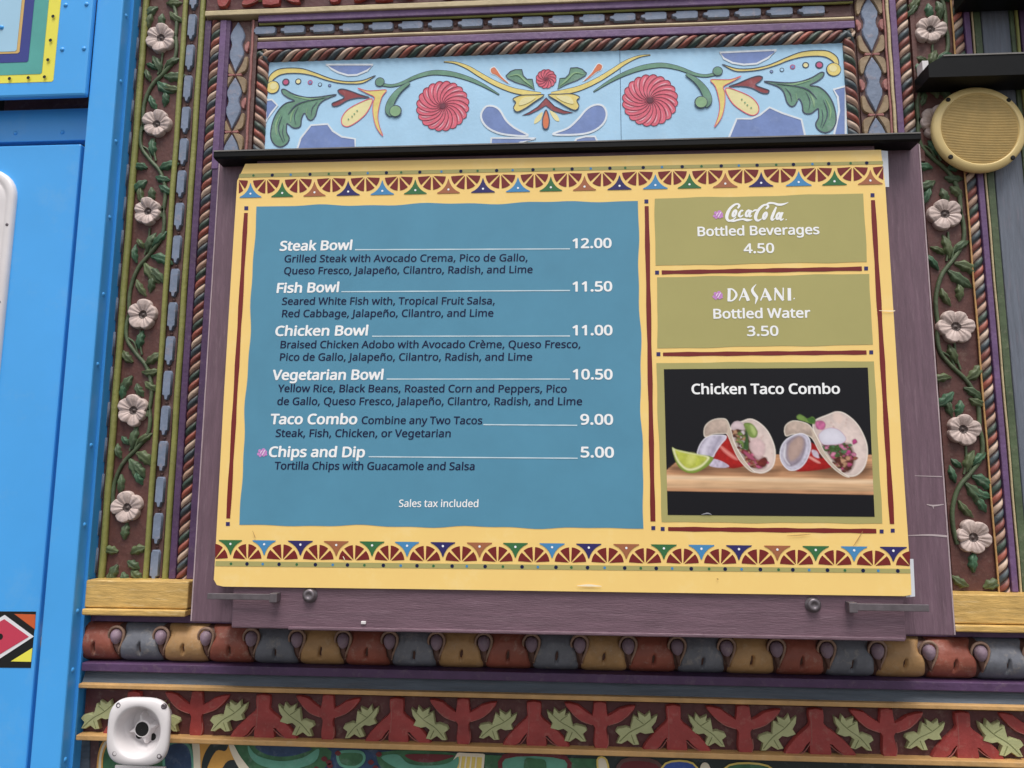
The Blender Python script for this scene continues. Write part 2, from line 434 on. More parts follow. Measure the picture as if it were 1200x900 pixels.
# ---- horizontal members above the mural
x0m, x1m = X(301.7, 50, -.01), X(1003.5, 60, -.01)
xf0 = X(240, 15, -.02)
strip_h('tan_bead', 4.4, 10.6, 450, xf0, X(1045, 0, -.03), -.020, cream_rod)
strip_h('purple_strip', 11.6, 19.8, 450, x0m, x1m, -.014, purple)
rod_h('rod', 21.6, 24.4, 450, x0m, x1m, -.006, olive_rod)
links('link_board', True, Z(450, 38.6), Z(450, 25), x0m, x1m, -.004, .0775, .012)
rod_h('rod', 39.2, 43, 450, x0m, x1m, -.006, cream_rod)
strip_h('purple_strip', 43.8, 52.2, 450, x0m, x1m, -.012, purple)
rope('rope_moulding', 0, True, Z(450, 66.6, -.010), Z(450, 52.4, -.010), x0m + .002, x1m - .002, -.014)

# ---- ornament boards (slate lozenges with wings)
def ornament_board(pc0, pc1, row, z0, z1, cross_rows, col):
    q = B(); x0, x1 = X(pc0, row), X(pc1, row)
    q.box(x0, x1, .007, 0.0, z0, z1, bed_m); bd = q.build('ornament_board', wall)
    hw = (x1 - x0) / 2; cx = (x0 + x1) / 2
    zs = [Z(col, r) for r in cross_rows]
    per = abs(zs[0] - zs[1])
    lz = [(0, .46), (.20, .40), (.40, .33), (.62, .22), (.60, .14), (.50, .10), (.44, .04), (.50, -.03), (.60, -.07), (.60, -.16), (.46, -.24), (.26, -.33), (0, -.45)]
    pts = [(a * hw, c * per) for a, c in lz] + [(-a * hw, c * per) for a, c in lz[-2:0:-1]]
    q = B(); q.relief(pts, 0, .005, .0025, link_m); me1, _ = q.mesh('lozenge', False)
    me2 = []
    for sx in (-1, 1):
        q = B()
        pe = [(sx * (.98 + .0) * hw, -.10 * per), (sx * .98 * hw, .10 * per), (sx * .80 * hw, .09 * per), (sx * .62 * hw, .03 * per), (sx * .62 * hw, -.05 * per), (sx * .78 * hw, -.10 * per)]
        q.relief(pe, 0, .006, .0025, pink_m); me2.append(q.mesh('side_petal', False)[0])
    q = B()
    for sx in (-1, 1):
        for sz in (-1, 1):
            p = [(sx * .10 * hw, sz * .01 * per), (sx * .60 * hw, sz * .03 * per), (sx * .95 * hw, sz * .10 * per), (sx * .97 * hw, sz * .30 * per), (sx * .72 * hw, sz * .32 * per), (sx * .52 * hw, sz * .20 * per), (sx * .26 * hw, sz * .09 * per)]
            pp = [tuple(v) for v in spline(p, 3, True)]
            q.relief(pp, 0, .006, .002, carved('wing_tan', (150, 128, 100)))
    for sx in (-1, 1):
        q.relief([(sx * .05 * hw, -.02 * per), (sx * .5 * hw, -.03 * per), (sx * .6 * hw, 0), (sx * .5 * hw, .03 * per), (sx * .05 * hw, .02 * per)], -.001, .006, .002, pink_m)
    me3, _ = q.mesh('wing', False)
    for k in range(-2, 4):
        zc = zs[0] + k * per
        if zc - per * .3 > z0 and zc + per * .3 < z1: link_mesh('wing', me3, bd, (cx, 0, zc))
        zl = zc + per * .5
        if zl - per * .46 > z0 and zl + per * .48 < z1 + .002:
            link_mesh('lozenge', me1, bd, (cx, 0, zl)); [link_mesh('side_petal', m_, bd, (cx, 0, zl)) for m_ in me2]
ornament_board(264.5, 292.8, 50, Z(280, 300), ztan0, (89, 24), 280)
ornament_board(1004.6, 1037, 60, Z(1020, 300), TOP, (136, 65), 1021)
strip_v('purple_strip', 256.6, 264, 50, Z(260, 200), ztan0, -.012, purple)

# ---- lower horizontal members
yb = -.03
xb0 = X(156.2, 60, -.03)
strip_h('purple_strip', 720, 729, 160, xb0, XR, -.020, purple_dk)
strip_h('purple_strip', 778, 788, 160, xb0, XR, -.040, purple_dk)
b = B()
zt, zb_ = Z(160, 788.6, -.03), Z(160, 802.4, -.03)
b.prism([(.007, zt), (-.022, zt), (-.034, zb_), (.007, zb_)], 'x', xb0, XR, slate); b.build('slate_ledge', wall)
strip_h('tan_bead', 802.8, 808.2, 160, xb0, XR, -.046, tan_m)
strip_h('frieze_board', 808.6, 863.2, 160, xb0, XR, -.014, frieze_g, 0)
frieze = [o for o in wall.children if o.name.startswith('frieze_board')][-1]
strip_h('tan_bead', 863.4, 869.8, 160, xb0, XR, -.040, tan_m)
b = B()
for k_, (xa, xb_) in enumerate(((xb0, X(222, 700, -.04)), (X(1114, 720, -.04), XR))):
    q = B(); zc = zsillL if k_ == 0 else zsillR
    q.box(xa, xb_, .007, -.048, zc - .062, zc, gold_wood, .003)
    sl = q.build('gold_sill', wall)
    q = B(); q.box(xa, xb_, .007, -.056, zc - .078, zc - .0635, gold_wood, .003)
    q.build('sill_lip', sl)

# ---- frieze carving
FY = -.014
LEAF = [(590, 780), (625, 770), (640, 775), (645, 745), (650, 725), (670, 735), (665, 710), (695, 725), (715, 705), (720, 730), (745, 715), (740, 745), (725, 765), (735, 785), (700, 795), (680, 790), (665, 800), (680, 835), (655, 840), (632, 825), (610, 840), (588, 838), (600, 810), (582, 795)]
AM = [(790, 690), (850, 690), (850, 740), (880, 765), (925, 800), (965, 845), (965, 866), (925, 860), (885, 830), (870, 818), (872, 868), (790, 868), (790, 810), (765, 845), (720, 868), (690, 864), (700, 835), (735, 795), (775, 760), (792, 740)]
YM = [(490, 680), (540, 680), (545, 728), (590, 700), (655, 688), (628, 730), (585, 757), (546, 768), (542, 790), (550, 830), (535, 865), (500, 865), (488, 830), (492, 790), (486, 768), (440, 755), (400, 722), (375, 685), (430, 690), (484, 728)]
def motif(pts, cx, cy, m, h, mirror=1, ins=.0022):
    s_ = PX / 3.6
    p = [((a - cx) * s_ * mirror, (cy - c) * s_) for a, c in pts]
    q = B(); q.relief(p, FY, h, ins, m)
    return q
def veins(q, lines, cx, cy, mirror, y, m):
    s_ = PX / 3.6
    for ln in lines:
        q.tube([((a - cx) * s_ * mirror, y, (cy - c) * s_) for a, c in spline(ln, 4)], .0011, m, 5)
frieze_hi = carved('frieze_red_edge', (156, 92, 84))
AM = [tuple(v) for v in spline(AM, 2, True)]; YM = [tuple(v) for v in spline(YM, 2, True)]
qA = motif(AM, 820, 777, frieze_r, .009); veins(qA, [[(792, 815), (765, 848), (720, 864), (695, 860)], [(868, 820), (900, 845), (945, 862)], [(800, 700), (800, 760), (798, 820)]], 820, 777, 1, FY - .0085, frieze_hi)
qY = motif(YM, 515, 773, frieze_r, .009); veins(qY, [[(548, 765), (600, 745), (640, 705)], [(545, 800), (546, 835), (532, 862)], [(484, 765), (440, 750), (405, 722)]], 515, 773, 1, FY - .0085, frieze_hi)
qL = motif(LEAF, 663, 774, leaf_pale, .010, 1, .0020); qR = motif(LEAF, 663, 774, leaf_pale, .010, -1, .0020)
leaf_line = carved('pale_leaf_vein', (120, 124, 80))
for q_, mi_ in ((qL, 1), (qR, -1)): veins(q_, [[(600, 830), (640, 790), (690, 760), (730, 725)], [(660, 832), (645, 800)], [(690, 755), (660, 735)]], 663, 774, mi_, FY - .0098, leaf_line)
meA, _ = qA.mesh('red_palmette', False); meY, _ = qY.mesh('red_lily', False); meL, _ = qL.mesh('pale_leaf', False); meR, _ = qR.mesh('pale_leaf', False)
xa, xb_ = X(310, 842, FY), X(1128, 862, FY); per = (xb_ - xa) / 5.0
def zfr(): return (Z(160, 809, FY) + Z(160, 863, FY)) / 2
zc = zfr()
for k in range(-3, 8):
    for me_, of, nm in ((meA, 0, 'red_palmette'), (meY, .49, 'red_lily'), (meR, .245, 'pale_leaf'), (meL, .735, 'pale_leaf')):
        xx = xa + (k + of) * per
        if xb0 + (.035 if me_ in (meL, meR) else .10) < xx < XR - .08:
            fo = link_mesh(nm, me_, frieze, (xx + R.uniform(-.003, .003), 0, zc + (R.uniform(-.003, .003) if me_ in (meL, meR) else 0)))
            if me_ in (meL, meR): fo.rotation_euler.y = R.uniform(-.10, .10); k_ = R.uniform(.90, 1.0); fo.scale = (k_, R.uniform(.9, 1.15), k_)
            else: fo.scale = (R.uniform(.95, 1.03), R.uniform(.85, 1.2), 1)
# upper frieze over the top bead
zt0 = Z(450, 4.2, -.014)
q = B(); q.box(xf0, XR - .3, .007, FY, zt0, zt0 + .112, frieze_g, 0); up = q.build('upper_frieze_board', wall)
zu = zt0 + .0555
x_ = X(262, 2, FY)
for k in range(0, 6):
    for me_, of, nm in ((meA, .42, 'red_palmette'), (meY, 0, 'red_lily'), (meR, .22, 'pale_leaf'), (meL, .70, 'pale_leaf')):
        xx = x_ + (k + of) * per * .97
        if xx < x1m - .1: link_mesh(nm, me_, up, (xx, 0, zu))
strip_h('tan_bead', -52, -46, 450, xf0, XR - .3, -.03, tan_m)

# ---- floral panels: carved flowers, stems and leaves
def flower_mesh(seed):
    rr = random.Random(seed); q = B(); n = 90; rows = []; Rr = .0375; lob = 5 + seed % 2; ph = rr.random() * 6
    amp = [rr.uniform(.90, 1.08) for _ in range(lob)]; tilt = [rr.uniform(-.0025, .0025) for _ in range(lob)]
    fs_ = [0, .06, .12, .17, .22, .28, .36, .46, .58, .70, .80, .88, .94, .98, 1.0]
    for i, f in enumerate(fs_):
        row = []
        for k in range(n):
            t = k / n * 2 * math.pi; a = ((t + ph) / (2 * math.pi) * lob) % lob; pi_ = int(a); fr = a - pi_
            pet = math.sin(math.pi * fr)                     # 0 in the crease, 1 on the petal's middle
            notch = .0
            r = Rr * amp[pi_] * (.80 + .22 * pet ** .45 - notch) * f if f > .4 else Rr * f * (amp[pi_] * (f / .4) + 1 - f / .4) * (1 - .02 * (f / .4))
            if f < .12: h = .0075 - .012 * f
            elif f < .22: h = .0035
            else: h = .006 + .0075 * min(1, (f - .22) / .45) ** .8
            if f >= .22: h *= (.62 + .38 * pet ** .35) * (.82 + .30 * fr); h += tilt[pi_] * f + .0007 * math.sin(fr * 19)
            if f > .95: h *= .72
            if i == len(fs_) - 1: h = 0
            row.append((r * math.cos(t), -max(0, h), r * math.sin(t)))
        rows.append(row)
    nf = len(fs_)
    q.grid(rows[::-1], flower_w, True, True, lambda i, j: flower_c if i >= nf - 6 else flower_w)
    return q.mesh('flower', False)[0]
FM = [flower_mesh(i) for i in range(14)]
def leaf(q, base, ang, L, W, m, y0=0.0, H=.008, lob=0.0, bend=.0, cyc=3):
    rows = []; n = 12
    for i in range(n + 1):
        t = i / n; a = ang + bend * t; c = Vector((math.cos(a), math.sin(a))); nn = Vector((-c.y, c.x))
        p = Vector(base) + c * L * t
        ww = W * (math.sin(math.pi * min(1, t * .97 + .03)) ** .75) * (1 + lob * math.cos(cyc * 2 * math.pi * t))
        hh = H * math.sin(math.pi * min(1, .12 + .86 * t))
        rows.append([(p.x + nn.x * ww * s_, y0 - hh * k_, p.y + nn.y * ww * s_) for s_, k_ in ((-1, 0), (-.72, .75), (-.3, 1), (0, .62), (.3, 1), (.72, .75), (1, 0))])
    q.grid(rows, m, True)
leafmats = [leaf_dark, carved('dark_leaf_warm', (84, 96, 62), var=.3), carved('dark_leaf_cool', (62, 96, 70), var=.3)]
def vine(panel, centers, Yp, hw, start_type):
    pts = [at(c[0], c[1], Yp - .004) for c in centers]
    for i, p in enumerate(pts):
        if centers[i][2]:
            fo = link_mesh('flower', FM[(i + 7 * start_type * (panel is panelR)) % 14], panel, (p.x, Yp, p.z)); k_ = R.uniform(.94, 1.08); fo.scale = (k_, 1, k_ * R.uniform(.97, 1.06)); fo.rotation_euler.y = R.uniform(0, 6.28)
        if i + 1 == len(pts): break
        L = p.z - pts[i + 1].z; mir = 1 if (i + start_type) % 2 == 0 else -1
        def W_(u, v): return (p.x + (pts[i + 1].x - p.x) * v + u * hw * mir, p.z - v * L)
        q = B()
        for ln, r_ in (([(.78, -.05), (.92, .10), (.80, .26), (.25, .40), (-.45, .55), (-.82, .74), (-.86, .92), (-.75, 1.06)], .0052), ([(.1, .16), (.05, .3), (-.12, .42)], .003), ([(.80, .24), (.35, .30), (.1, .44)], .0026)):
            sp = spline([W_(*v) for v in ln], 5)
            q.tube([(v[0], Yp - .002, v[1]) for v in sp], r_, stem_m, 6)
        q.build('stem', panel)
        lv = [((.02, .40), 96, .20, .14), ((.30, .34), 40, .17, .12), ((.25, .44), -12, .22, .17), ((-.1, .50), -55, .24, .17), ((.10, .55), -30, .20, .14), ((-.55, .50), 118, .17, .10), ((-.50, .66), -75, .18, .11), ((.35, .62), -70, .16, .12), ((-.2, .36), 135, .13, .09)]
        if mir < 0: lv = [((.05, .36), 80, .19, .13), ((-.35, .52), 150, .20, .15), ((-.2, .60), 200, .18, .13), ((.35, .50), 20, .18, .13), ((.30, .64), -40, .20, .15), ((-.45, .70), 230, .17, .13), ((.60, .70), -80, .20, .11), ((.0, .72), 265, .16, .12)]
        for (u, v), an, l_, w_ in lv:
            an += R.uniform(-12, 12); a = math.radians(an) if mir > 0 else math.pi - math.radians(an)
            q = B(); x, z = W_(u, v)
            leaf(q, (x, z), a, l_ * L * R.uniform(.95, 1.2), w_ * hw * 1.75, R.choice(leafmats), Yp, .011, .20, R.uniform(-.4, .4))
            q.build('leaf', panel)
hwL = (X(190, 340) - X(149, 340)) / 2; hwR = (X(1140, 340) - X(1091, 340)) / 2 * .96
vine(panelL, [(193, -58, 1), (189, 45, 1), (184, 146, 1), (174, 248, 1), (168, 369, 1), (157, 481, 1), (149.5, 595, 1), (141, 700, 0)], 0.0, hwL, 1)
vine(panelR, [(1082, -75, 1), (1090, 35, 1), (1096, 143, 1), (1107, 251, 1), (1120, 383, 1), (1128, 503, 1), (1140, 630, 1), (1149, 745, 0)], .0008, hwR, 1)
for o in list(panelL.children) + list(panelR.children):   # nothing pokes through the sills
    lo = WORLD[o.name].z + min(v.co.z for v in o.data.vertices)
    if lo < zsillL - .05: bpy.data.objects.remove(o)

# ---- barrel moulding
RY = .012; RR = .052
zr0, zr1 = Z(160, 730.5, -.03), Z(160, 777.5, -.03); rzc = (zr0 + zr1) / 2; RZ = (zr0 - zr1) / 2 * 1.02
X0b, X1b = X(110, 757, -.035), X(1180, 777, -.035); perb = (X1b - X0b) / 19
b = B()
n = 14
b.prism([(RY - math.cos(-math.pi / 2 + math.pi * i / n) * RR * .80, rzc + math.sin(-math.pi / 2 + math.pi * i / n) * RZ * .96) for i in range(n + 1)], 'x', xb0, XR, pocket_m, True)
roll = b.build('barrel_moulding', wall)
def barrel(m, seed=0):
    q = B(); nu, nv = 34, 34; rows = []; rr = random.Random(seed); j1, j2, j3 = rr.uniform(-.03, .03), rr.uniform(-.03, .03), rr.uniform(.85, 1.15)
    for i in range(nu + 1):
        u = i / nu * 2 - 1; row = []
        for j in range(nv + 1):
            v = j / nv; th = -math.pi / 2 + math.pi * v           # bottom to top
            half = perb * (.497 - .165 * math.exp(-((v - .66 - .02 * u) / .17) ** 2) - .055 * math.exp(-((v - .38) / .16) ** 2) - .03 * max(0, (.2 - v) / .2))
            prof = max(0, 1 - abs(u) ** 6) ** .5
            r = .86 + .15 * prof
            su = u * half / (perb * .5) + j1
            if abs(su) < .40 and v > .60 + j2 * .3: r += .028 * min(1, (v - .60 - j2 * .3) / .02) * min(1, (.40 - abs(su)) / .06)
            sl = max(0, 1 - abs((su - .02 - .25 * (v - .4)) / .075) ** 3 - abs((v - .40 - j2) / (.105 * j3)) ** 3)
            r -= .30 * sl ** .6
            r += .012 * math.sin(9 * v + seed) * (1 - abs(u))
            row.append((u * half, RY - math.cos(th) * RR * r, math.sin(th) * RZ * min(1.0, r)))
        rows.append(row)
    q.grid(rows, m, True)
    return q.mesh('barrel', False)[0]
BM = [barrel(barrel_m[i % 3], i) for i in range(9)]
q = B(); kr = .0135
rows = []
for i in range(11):
    ph = math.pi * i / 10; rows.append([(kr * math.sin(ph) * math.cos(t / 16 * 2 * math.pi) * (1.0 + .18 * math.sin(t / 16 * 2 * math.pi)), -.001 - kr * 1.0 * math.cos(ph), kr * math.sin(ph) * math.sin(t / 16 * 2 * math.pi) * 1.28) for t in range(16)])
q.grid(rows, knob_m, True, True)
q.tube([(0, .003, -.004), (.001, 0, -.020), (.004, .003, -.038)], [.008, .006, .002], pocket_m, 8)
meK, _ = q.mesh('knob', False)
q = B()
sp = spline([(-.017, .002, -.010), (-.0185, -.002, .006), (-.010, -.003, .0195), (.006, -.003, .0215), (.017, -.002, .010), (.0145, -.001, -.010), (.006, .002, -.030), (.004, .006, -.040)], 5)
q.tube(sp, [.0022 + .0014 * math.sin(math.pi * i / (len(sp) - 1)) for i in range(len(sp))], swoosh_m, 6)
meSw, _ = q.mesh('bead', False)
kth = math.radians(20)
for k in range(-1, 24):
    xx = X0b + k * perb
    if xx + perb > XR: break
    link_mesh('barrel', BM[k % 9], roll, (xx, 0, rzc))
    kp = (xx + perb / 2, RY - math.cos(kth) * RR * .95, rzc + math.sin(kth) * RZ)
    link_mesh('knob', meK, roll, kp); link_mesh('bead', meSw, roll, kp)

# ------------------------------------------------------------------ painted mural over the menu
MY = -.001
sky_blue = paint('mural_sky_blue', (174, 214, 242), var=.10, scale=7)
peri = paint('mural_periwinkle', (120, 142, 196), var=.14, scale=20)
mwhite = paint('mural_white', (226, 233, 240)); myel = paint('mural_yellow', (232, 212, 126), var=.12, scale=40)
mpale = paint('mural_pale_yellow', (236, 226, 168)); mgreen = paint('mural_green', (106, 148, 124), var=.22, scale=35)
mgreen_l = paint('mural_light_green', (138, 176, 132), var=.15, scale=40)
mline = paint('mural_dark_line', (66, 76, 98), var=.2); mpink = paint('mural_pink', (226, 104, 124), var=.16, scale=60)
mpink_l = paint('mural_pale_pink', (232, 178, 190)); mrose = paint('mural_rose_line', (112, 46, 66), var=.2)
mred = paint('mural_dull_red', (146, 66, 70), var=.15, scale=50); morange = paint('mural_orange', (216, 120, 78)); mmag = paint('mural_magenta', (196, 88, 128))
zm0, zm1 = Z(640, 190, MY), Z(450, 67, MY)
xm0, xm1 = X(312, 100, MY), X(991, 76, MY)
xs = X(727, 100, MY)
b = B(); b.box(xm0 - .004, xs - .0006, .007, MY, zm0, zm1 + .006, sky_blue, .0004); mural = b.build('mural_panel', wall)
b = B(); b.box(xs + .0006, xm1 + .004, .007, MY, zm0, zm1 + .006, sky_blue, .0004); b.build('mural_panel', wall)
CX = X(640, 100, MY)
c1 = lambda p: crop(300, 50, 6.667, p); c2 = lambda p: crop(460, 50, 6.667, p); c3 = lambda p: crop(620, 50, 6.667, p); c4 = lambda p: crop(800, 30, 6, p)
L1 = MY - .0006; L2 = MY - .0016; L3 = MY - .0026
def P(name, fn):
    for mir in (None, CX):
        q = B(); fn(q, mir); q.build(name, mural)
def f_scroll(q, mir):
    fill(q, c1([(95, 310), (110, 255), (170, 210), (260, 198), (360, 203), (450, 230), (540, 265), (620, 290), (720, 303), (830, 295), (935, 256), (840, 314), (740, 322), (640, 314), (540, 290), (450, 260), (360, 242), (260, 240), (190, 252), (140, 285), (118, 315)]), L1, myel, True, mline, 1.1, mirror=mir)
    disc(q, c1([(132, 348)])[0], 9.0, L1 - .0005, mline, 22, mir); disc(q, c1([(130, 348)])[0], 8.0, L1 - .0009, myel, 22, mir); disc(q, c1([(136, 340)])[0], 4.5, L1 - .0012, mpale, 18, mir)
P('painted_scroll', f_scroll)
def f_dots(q, mir):
    for c_, r_, m1, m2 in (((233, 308), 5.0, mline, mmag), ((330, 303), 4.2, mline, mpale), ((423, 310), 3.3, mmag, peri), ((500, 327), 2.8, mline, sky_blue), ((575, 335), 2.2, mline, peri)):
        disc(q, c1([c_])[0], r_, L1, m1, 16, mir); disc(q, c1([c_])[0], r_ * .66, L1 - .0005, m2, 14, mir)
P('painted_dots', f_dots)
def f_acan(q, mir):
    fill(q, c1([(200, 370), (225, 365), (290, 400), (380, 425), (480, 425), (630, 405), (540, 445), (490, 490), (465, 570), (435, 605), (405, 595), (385, 555), (370, 560), (355, 600), (350, 645), (330, 665), (290, 665), (250, 635), (240, 640), (240, 700), (260, 745), (240, 790), (190, 815), (140, 790), (115, 730), (125, 640), (150, 570), (190, 510), (240, 470), (300, 455), (250, 430), (210, 400)]), L1, mgreen, True, mline, 1.5, mirror=mir)
    for ln, w_ in (([(215, 780), (180, 700), (180, 640), (205, 570)], [.4, 1.2, 1.2, .4]), ([(225, 770), (208, 700), (215, 640)], [.4, 1, .4]), ([(250, 560), (310, 490), (400, 455), (560, 425)], [.6, 1.6, 1.2, .4]), ([(310, 640), (300, 570), (330, 500)], [.4, 1, .4]), ([(430, 570), (440, 510), (480, 460)], [.4, 1, .4])):
        band(q, c1(ln), w_, L2, mline, mirror=mir)
    for ln in ([(160, 720), (155, 640), (190, 560)], [(270, 620), (275, 570), (300, 520)], [(390, 570), (400, 510)], [(290, 415), (420, 440), (540, 430)]):
        band(q, c1(ln), [.8] + [2.4] * (len(ln) - 2) + [.6], L2 + .0004, mgreen_l, mirror=mir)
P('painted_leaf', f_acan)
def f_heart(q, mir):
    fill(q, c1([(640, 375), (670, 362), (730, 375), (810, 405), (885, 430), (800, 432), (720, 450), (650, 490), (605, 498), (595, 475), (640, 455), (690, 428), (655, 400)]), L1, mred, True, mline, 1.4, mirror=mir)
P('painted_heart', f_heart)
def f_drop(q, mir):
    fill(q, c1([(908, 438), (870, 540), (800, 610), (720, 655), (675, 640), (670, 590), (710, 530), (790, 480)]), L1, mpale, True, mpink, 1.2, mirror=mir)
    for c_ in ((722, 597), (750, 575), (768, 555), (790, 530)): disc(q, c1([c_])[0], 1.1, L2, mgreen_l, 8, mir)
    fill(q, c1([(795, 355), (870, 375), (950, 372), (1020, 370), (985, 420), (962, 500), (952, 580), (967, 660), (992, 730), (940, 660), (915, 560), (915, 470), (925, 425), (860, 392)]), L1 - .0008, myel, True, mpink, .9, mirror=mir)
P('painted_drop', f_drop)
def f_green(q, mir):
    band(q, [(447, 99), (458, 100.5), (470, 98), (488, 90), (505, 85.5), (520, 85.5), (535, 88), (552, 93.5), (568, 101), (585, 111)], [3.5, 3, 3.5, 4.5, 5.5, 6, 5.5, 4.5, 3, .6], L1, mgreen, mline, .8, mir)
    disc(q, (445, 96), 6.4, L1 - .0010, mline, 18, mir); disc(q, (445, 96), 5.4, L1 - .0014, mgreen, 18, mir)
    band(q, [(480, 97), (468, 106), (459, 118), (456, 129), (460, 134)], [3, 6, 8.5, 9.5, 8], L1 - .0018, mgreen, mline, .8, mir)
    disc(q, (463.5, 130), 8.0, L1 - .0028, mline, 18, mir); disc(q, (463.2, 130), 7.0, L1 - .0032, mgreen_l, 18, mir)
P('painted_tendril', f_green)
def pinwheel(q, c, r, n, mir=None, Yp=L1, sw=.9):
    o = at(c[0], c[1], Yp); ox = o.x if mir is None else 2 * mir - o.x; sg = 1 if mir is None else -1
    def pt(rad, an): return (ox + sg * rad * r * PX * math.cos(an), o.z + rad * r * PX * math.sin(an))
    for k in range(n):
        a = k / n * 2 * math.pi; d = 2 * math.pi / n
        edge = [pt(.08 + .92 * i / 8, a + sw * (1 - i / 8)) for i in range(9)]
        tip = [pt(1.0 + .07 * math.sin(math.pi * j / 5), a + d * j / 5) for j in range(1, 5)]
        edge2 = [pt(.08 + .92 * i / 8, a + d + sw * (1 - i / 8)) for i in range(8, -1, -1)]
        ring = edge + tip + edge2
        q.poly([(x, Yp, z) for x, z in ring], mpink)
        if n > 14: q.stroke([pt(.62 + .34 * i / 6, a + d * (.34) + sw * (.38 - .34 * i / 6)) for i in range(7)], [w_ * PX for w_ in (.2, .5, .9, 1.3, 1.5, 1.2, .5)] if k % 4 else [w_ * PX for w_ in (.1, .3, .4, .5, .5, .4, .2)], Yp - .0004, mpink_l)
        q.stroke(edge + tip + [edge2[0]], .75 * PX, Yp - .0007, mrose)
    disc(q, c, r * .11, Yp - .0010, mrose, 14, mir)
q = B(); pinwheel(q, (518.8, 124.2), 31.5, 20); q.build('painted_flower', mural)
q = B(); pinwheel(q, (761.7, 117.5), 32.0, 20); q.build('painted_flower', mural)
q = B(); pinwheel(q, (640, 92.5), 12, 12); q.build('painted_flower', mural)
def f_yleaf(q, mir):
    band(q, [(520, 72.5), (533, 73.5), (548, 79), (563, 88), (580, 97.5), (600, 105.5), (618, 109), (634, 110.5)], [.4, 2.2, 4, 5, 5.5, 6, 6, 4], L1, myel, mline, .8, mir)
    fill(q, c2([(1185, 408), (1100, 408), (1000, 412), (940, 440), (962, 465), (945, 510), (975, 540), (1040, 510), (1120, 455)]), L1 - .0012, myel, True, mline, 1.1, mirror=mir)
    fill(q, c2([(1120, 425), (1040, 425), (1000, 450), (990, 490), (1060, 470)]), L1 - .0020, mpale, True, mirror=mir)
P('painted_yellow_leaf', f_yleaf)
def f_small(q, mir):
    fill(q, c2([(760, 205), (795, 185), (825, 215), (855, 262), (922, 322), (868, 302), (806, 258), (770, 243)]), L1, mwhite, True, mirror=mir)
    fill(q, c2([(768, 208), (795, 193), (818, 218), (848, 262), (905, 316), (868, 296), (810, 252), (777, 238)]), L1 - .0005, morange, True, mirror=mir)
    fill(q, c2([(885, 260), (920, 225), (960, 210), (1010, 210), (1022, 258), (1050, 285), (1092, 285), (1110, 370), (1040, 335), (960, 310), (900, 280)]), L1, mgreen, False, mline, 1.2, mirror=mir)
    band(q, c2([(910, 262), (980, 250), (1040, 300), (1095, 345)]), [.5, 2, 2.4, .6], L2, mgreen_l, mirror=mir)
P('painted_bud', f_small)
q = B(); fill(q, c3([(133, 430), (200, 498), (270, 530), (345, 548), (270, 557), (190, 535), (130, 492), (70, 528), (0, 562), (-55, 570), (0, 545), (70, 500)]), L1, mred, False, mline, 1.0)
fill(q, c3([(133, 525), (158, 600), (150, 660), (130, 675), (110, 660), (105, 600)]), L1 - .001, morange, True, mline, 1.4)
for s_ in ([(160, 530), (215, 560), (237, 612), (198, 600)], [(105, 540), (50, 590), (42, 634), (92, 600)]): fill(q, c3(s_), L1, mpale, True)
q.build('painted_chevron', mural)
def clouds(name, pts, cc, smooth=False, lw=2.5):
    q = B(); fill(q, cc(pts), L1, peri, smooth, mwhite, lw); q.build(name, mural)
clouds('painted_cloud', [(545, 172), (915, 172), (870, 218), (790, 252), (720, 256), (640, 232), (590, 205)], c1)
clouds('painted_cloud', [(258, 190), (660, 172), (600, 228), (520, 268), (430, 275), (350, 262), (290, 232)], c4)
clouds('painted_cloud', [(76, 450), (125, 445), (168, 490), (120, 550), (76, 625)], c1)
clouds('painted_cloud', [(310, 870), (330, 808), (350, 745), (430, 645), (560, 636), (600, 690), (670, 735), (775, 752), (775, 870)], c1)
clouds('painted_cloud', [(300, 860), (330, 775), (380, 655), (480, 655), (540, 630), (610, 575), (700, 615), (835, 660), (862, 780), (870, 860)], c4)
clouds('painted_cloud', [(1146, 425), (1060, 450), (1090, 500), (1100, 600), (1065, 760), (1070, 820), (1146, 820)], c4)
clouds('painted_cloud', [(1060, 728), (960, 670), (890, 610), (840, 530), (790, 497), (730, 500), (692, 560), (708, 625), (770, 682), (880, 718)], c2, True)
clouds('painted_cloud', [(185, 716), (300, 670), (380, 600), (450, 520), (520, 485), (580, 497), (606, 560), (580, 632), (500, 692), (380, 718)], c3, True)
clouds('painted_cloud', [(765, 830), (772, 745), (900, 745), (1120, 748), (1000, 780), (900, 830)], c2)
clouds('painted_cloud', [(330, 830), (370, 752), (440, 733), (515, 733), (530, 765), (540, 830)], c3)

# ------------------------------------------------------------------ painted skirting below the frieze
SY = -.002
bd = paint('skirt_dark', (34, 44, 44), rough=.5); bgreen = paint('skirt_green', (58, 104, 70), var=.3, scale=30); bteal = paint('skirt_teal', (92, 150, 128), var=.2)
bnavy = paint('skirt_navy', (44, 66, 98), var=.25, scale=40); bcream = paint('skirt_cream', (226, 214, 190)); borange = paint('skirt_orange', (212, 156, 74), var=.15); bred = paint('skirt_red', (104, 34, 40)); bblue = paint('skirt_blue', (56, 84, 160)); byel = paint('skirt_yellow', (222, 196, 104))
zs1 = Z(160, 868, SY)
b = B(); b.box(XL, XR, .007, SY, .05, zs1, bd, 0); skirt = b.build('painted_skirting', wall)
SK = lambda p: crop(80, 840, 3.75, p); SK2 = lambda p: crop(380, 840, 3.75, p); SK3 = lambda p: crop(660, 840, 3.75, p)
def sfill(cc, pts, m, k, line=None, lw=2, smooth=True, name='painted_swirl'):
    q = B(); fill(q, cc(pts), SY - .0006 * k, m, smooth, line, lw); q.build(name, skirt)
sfill(SK, [(40, 90), (95, 90), (90, 400), (40, 400)], slate, 1, smooth=False)
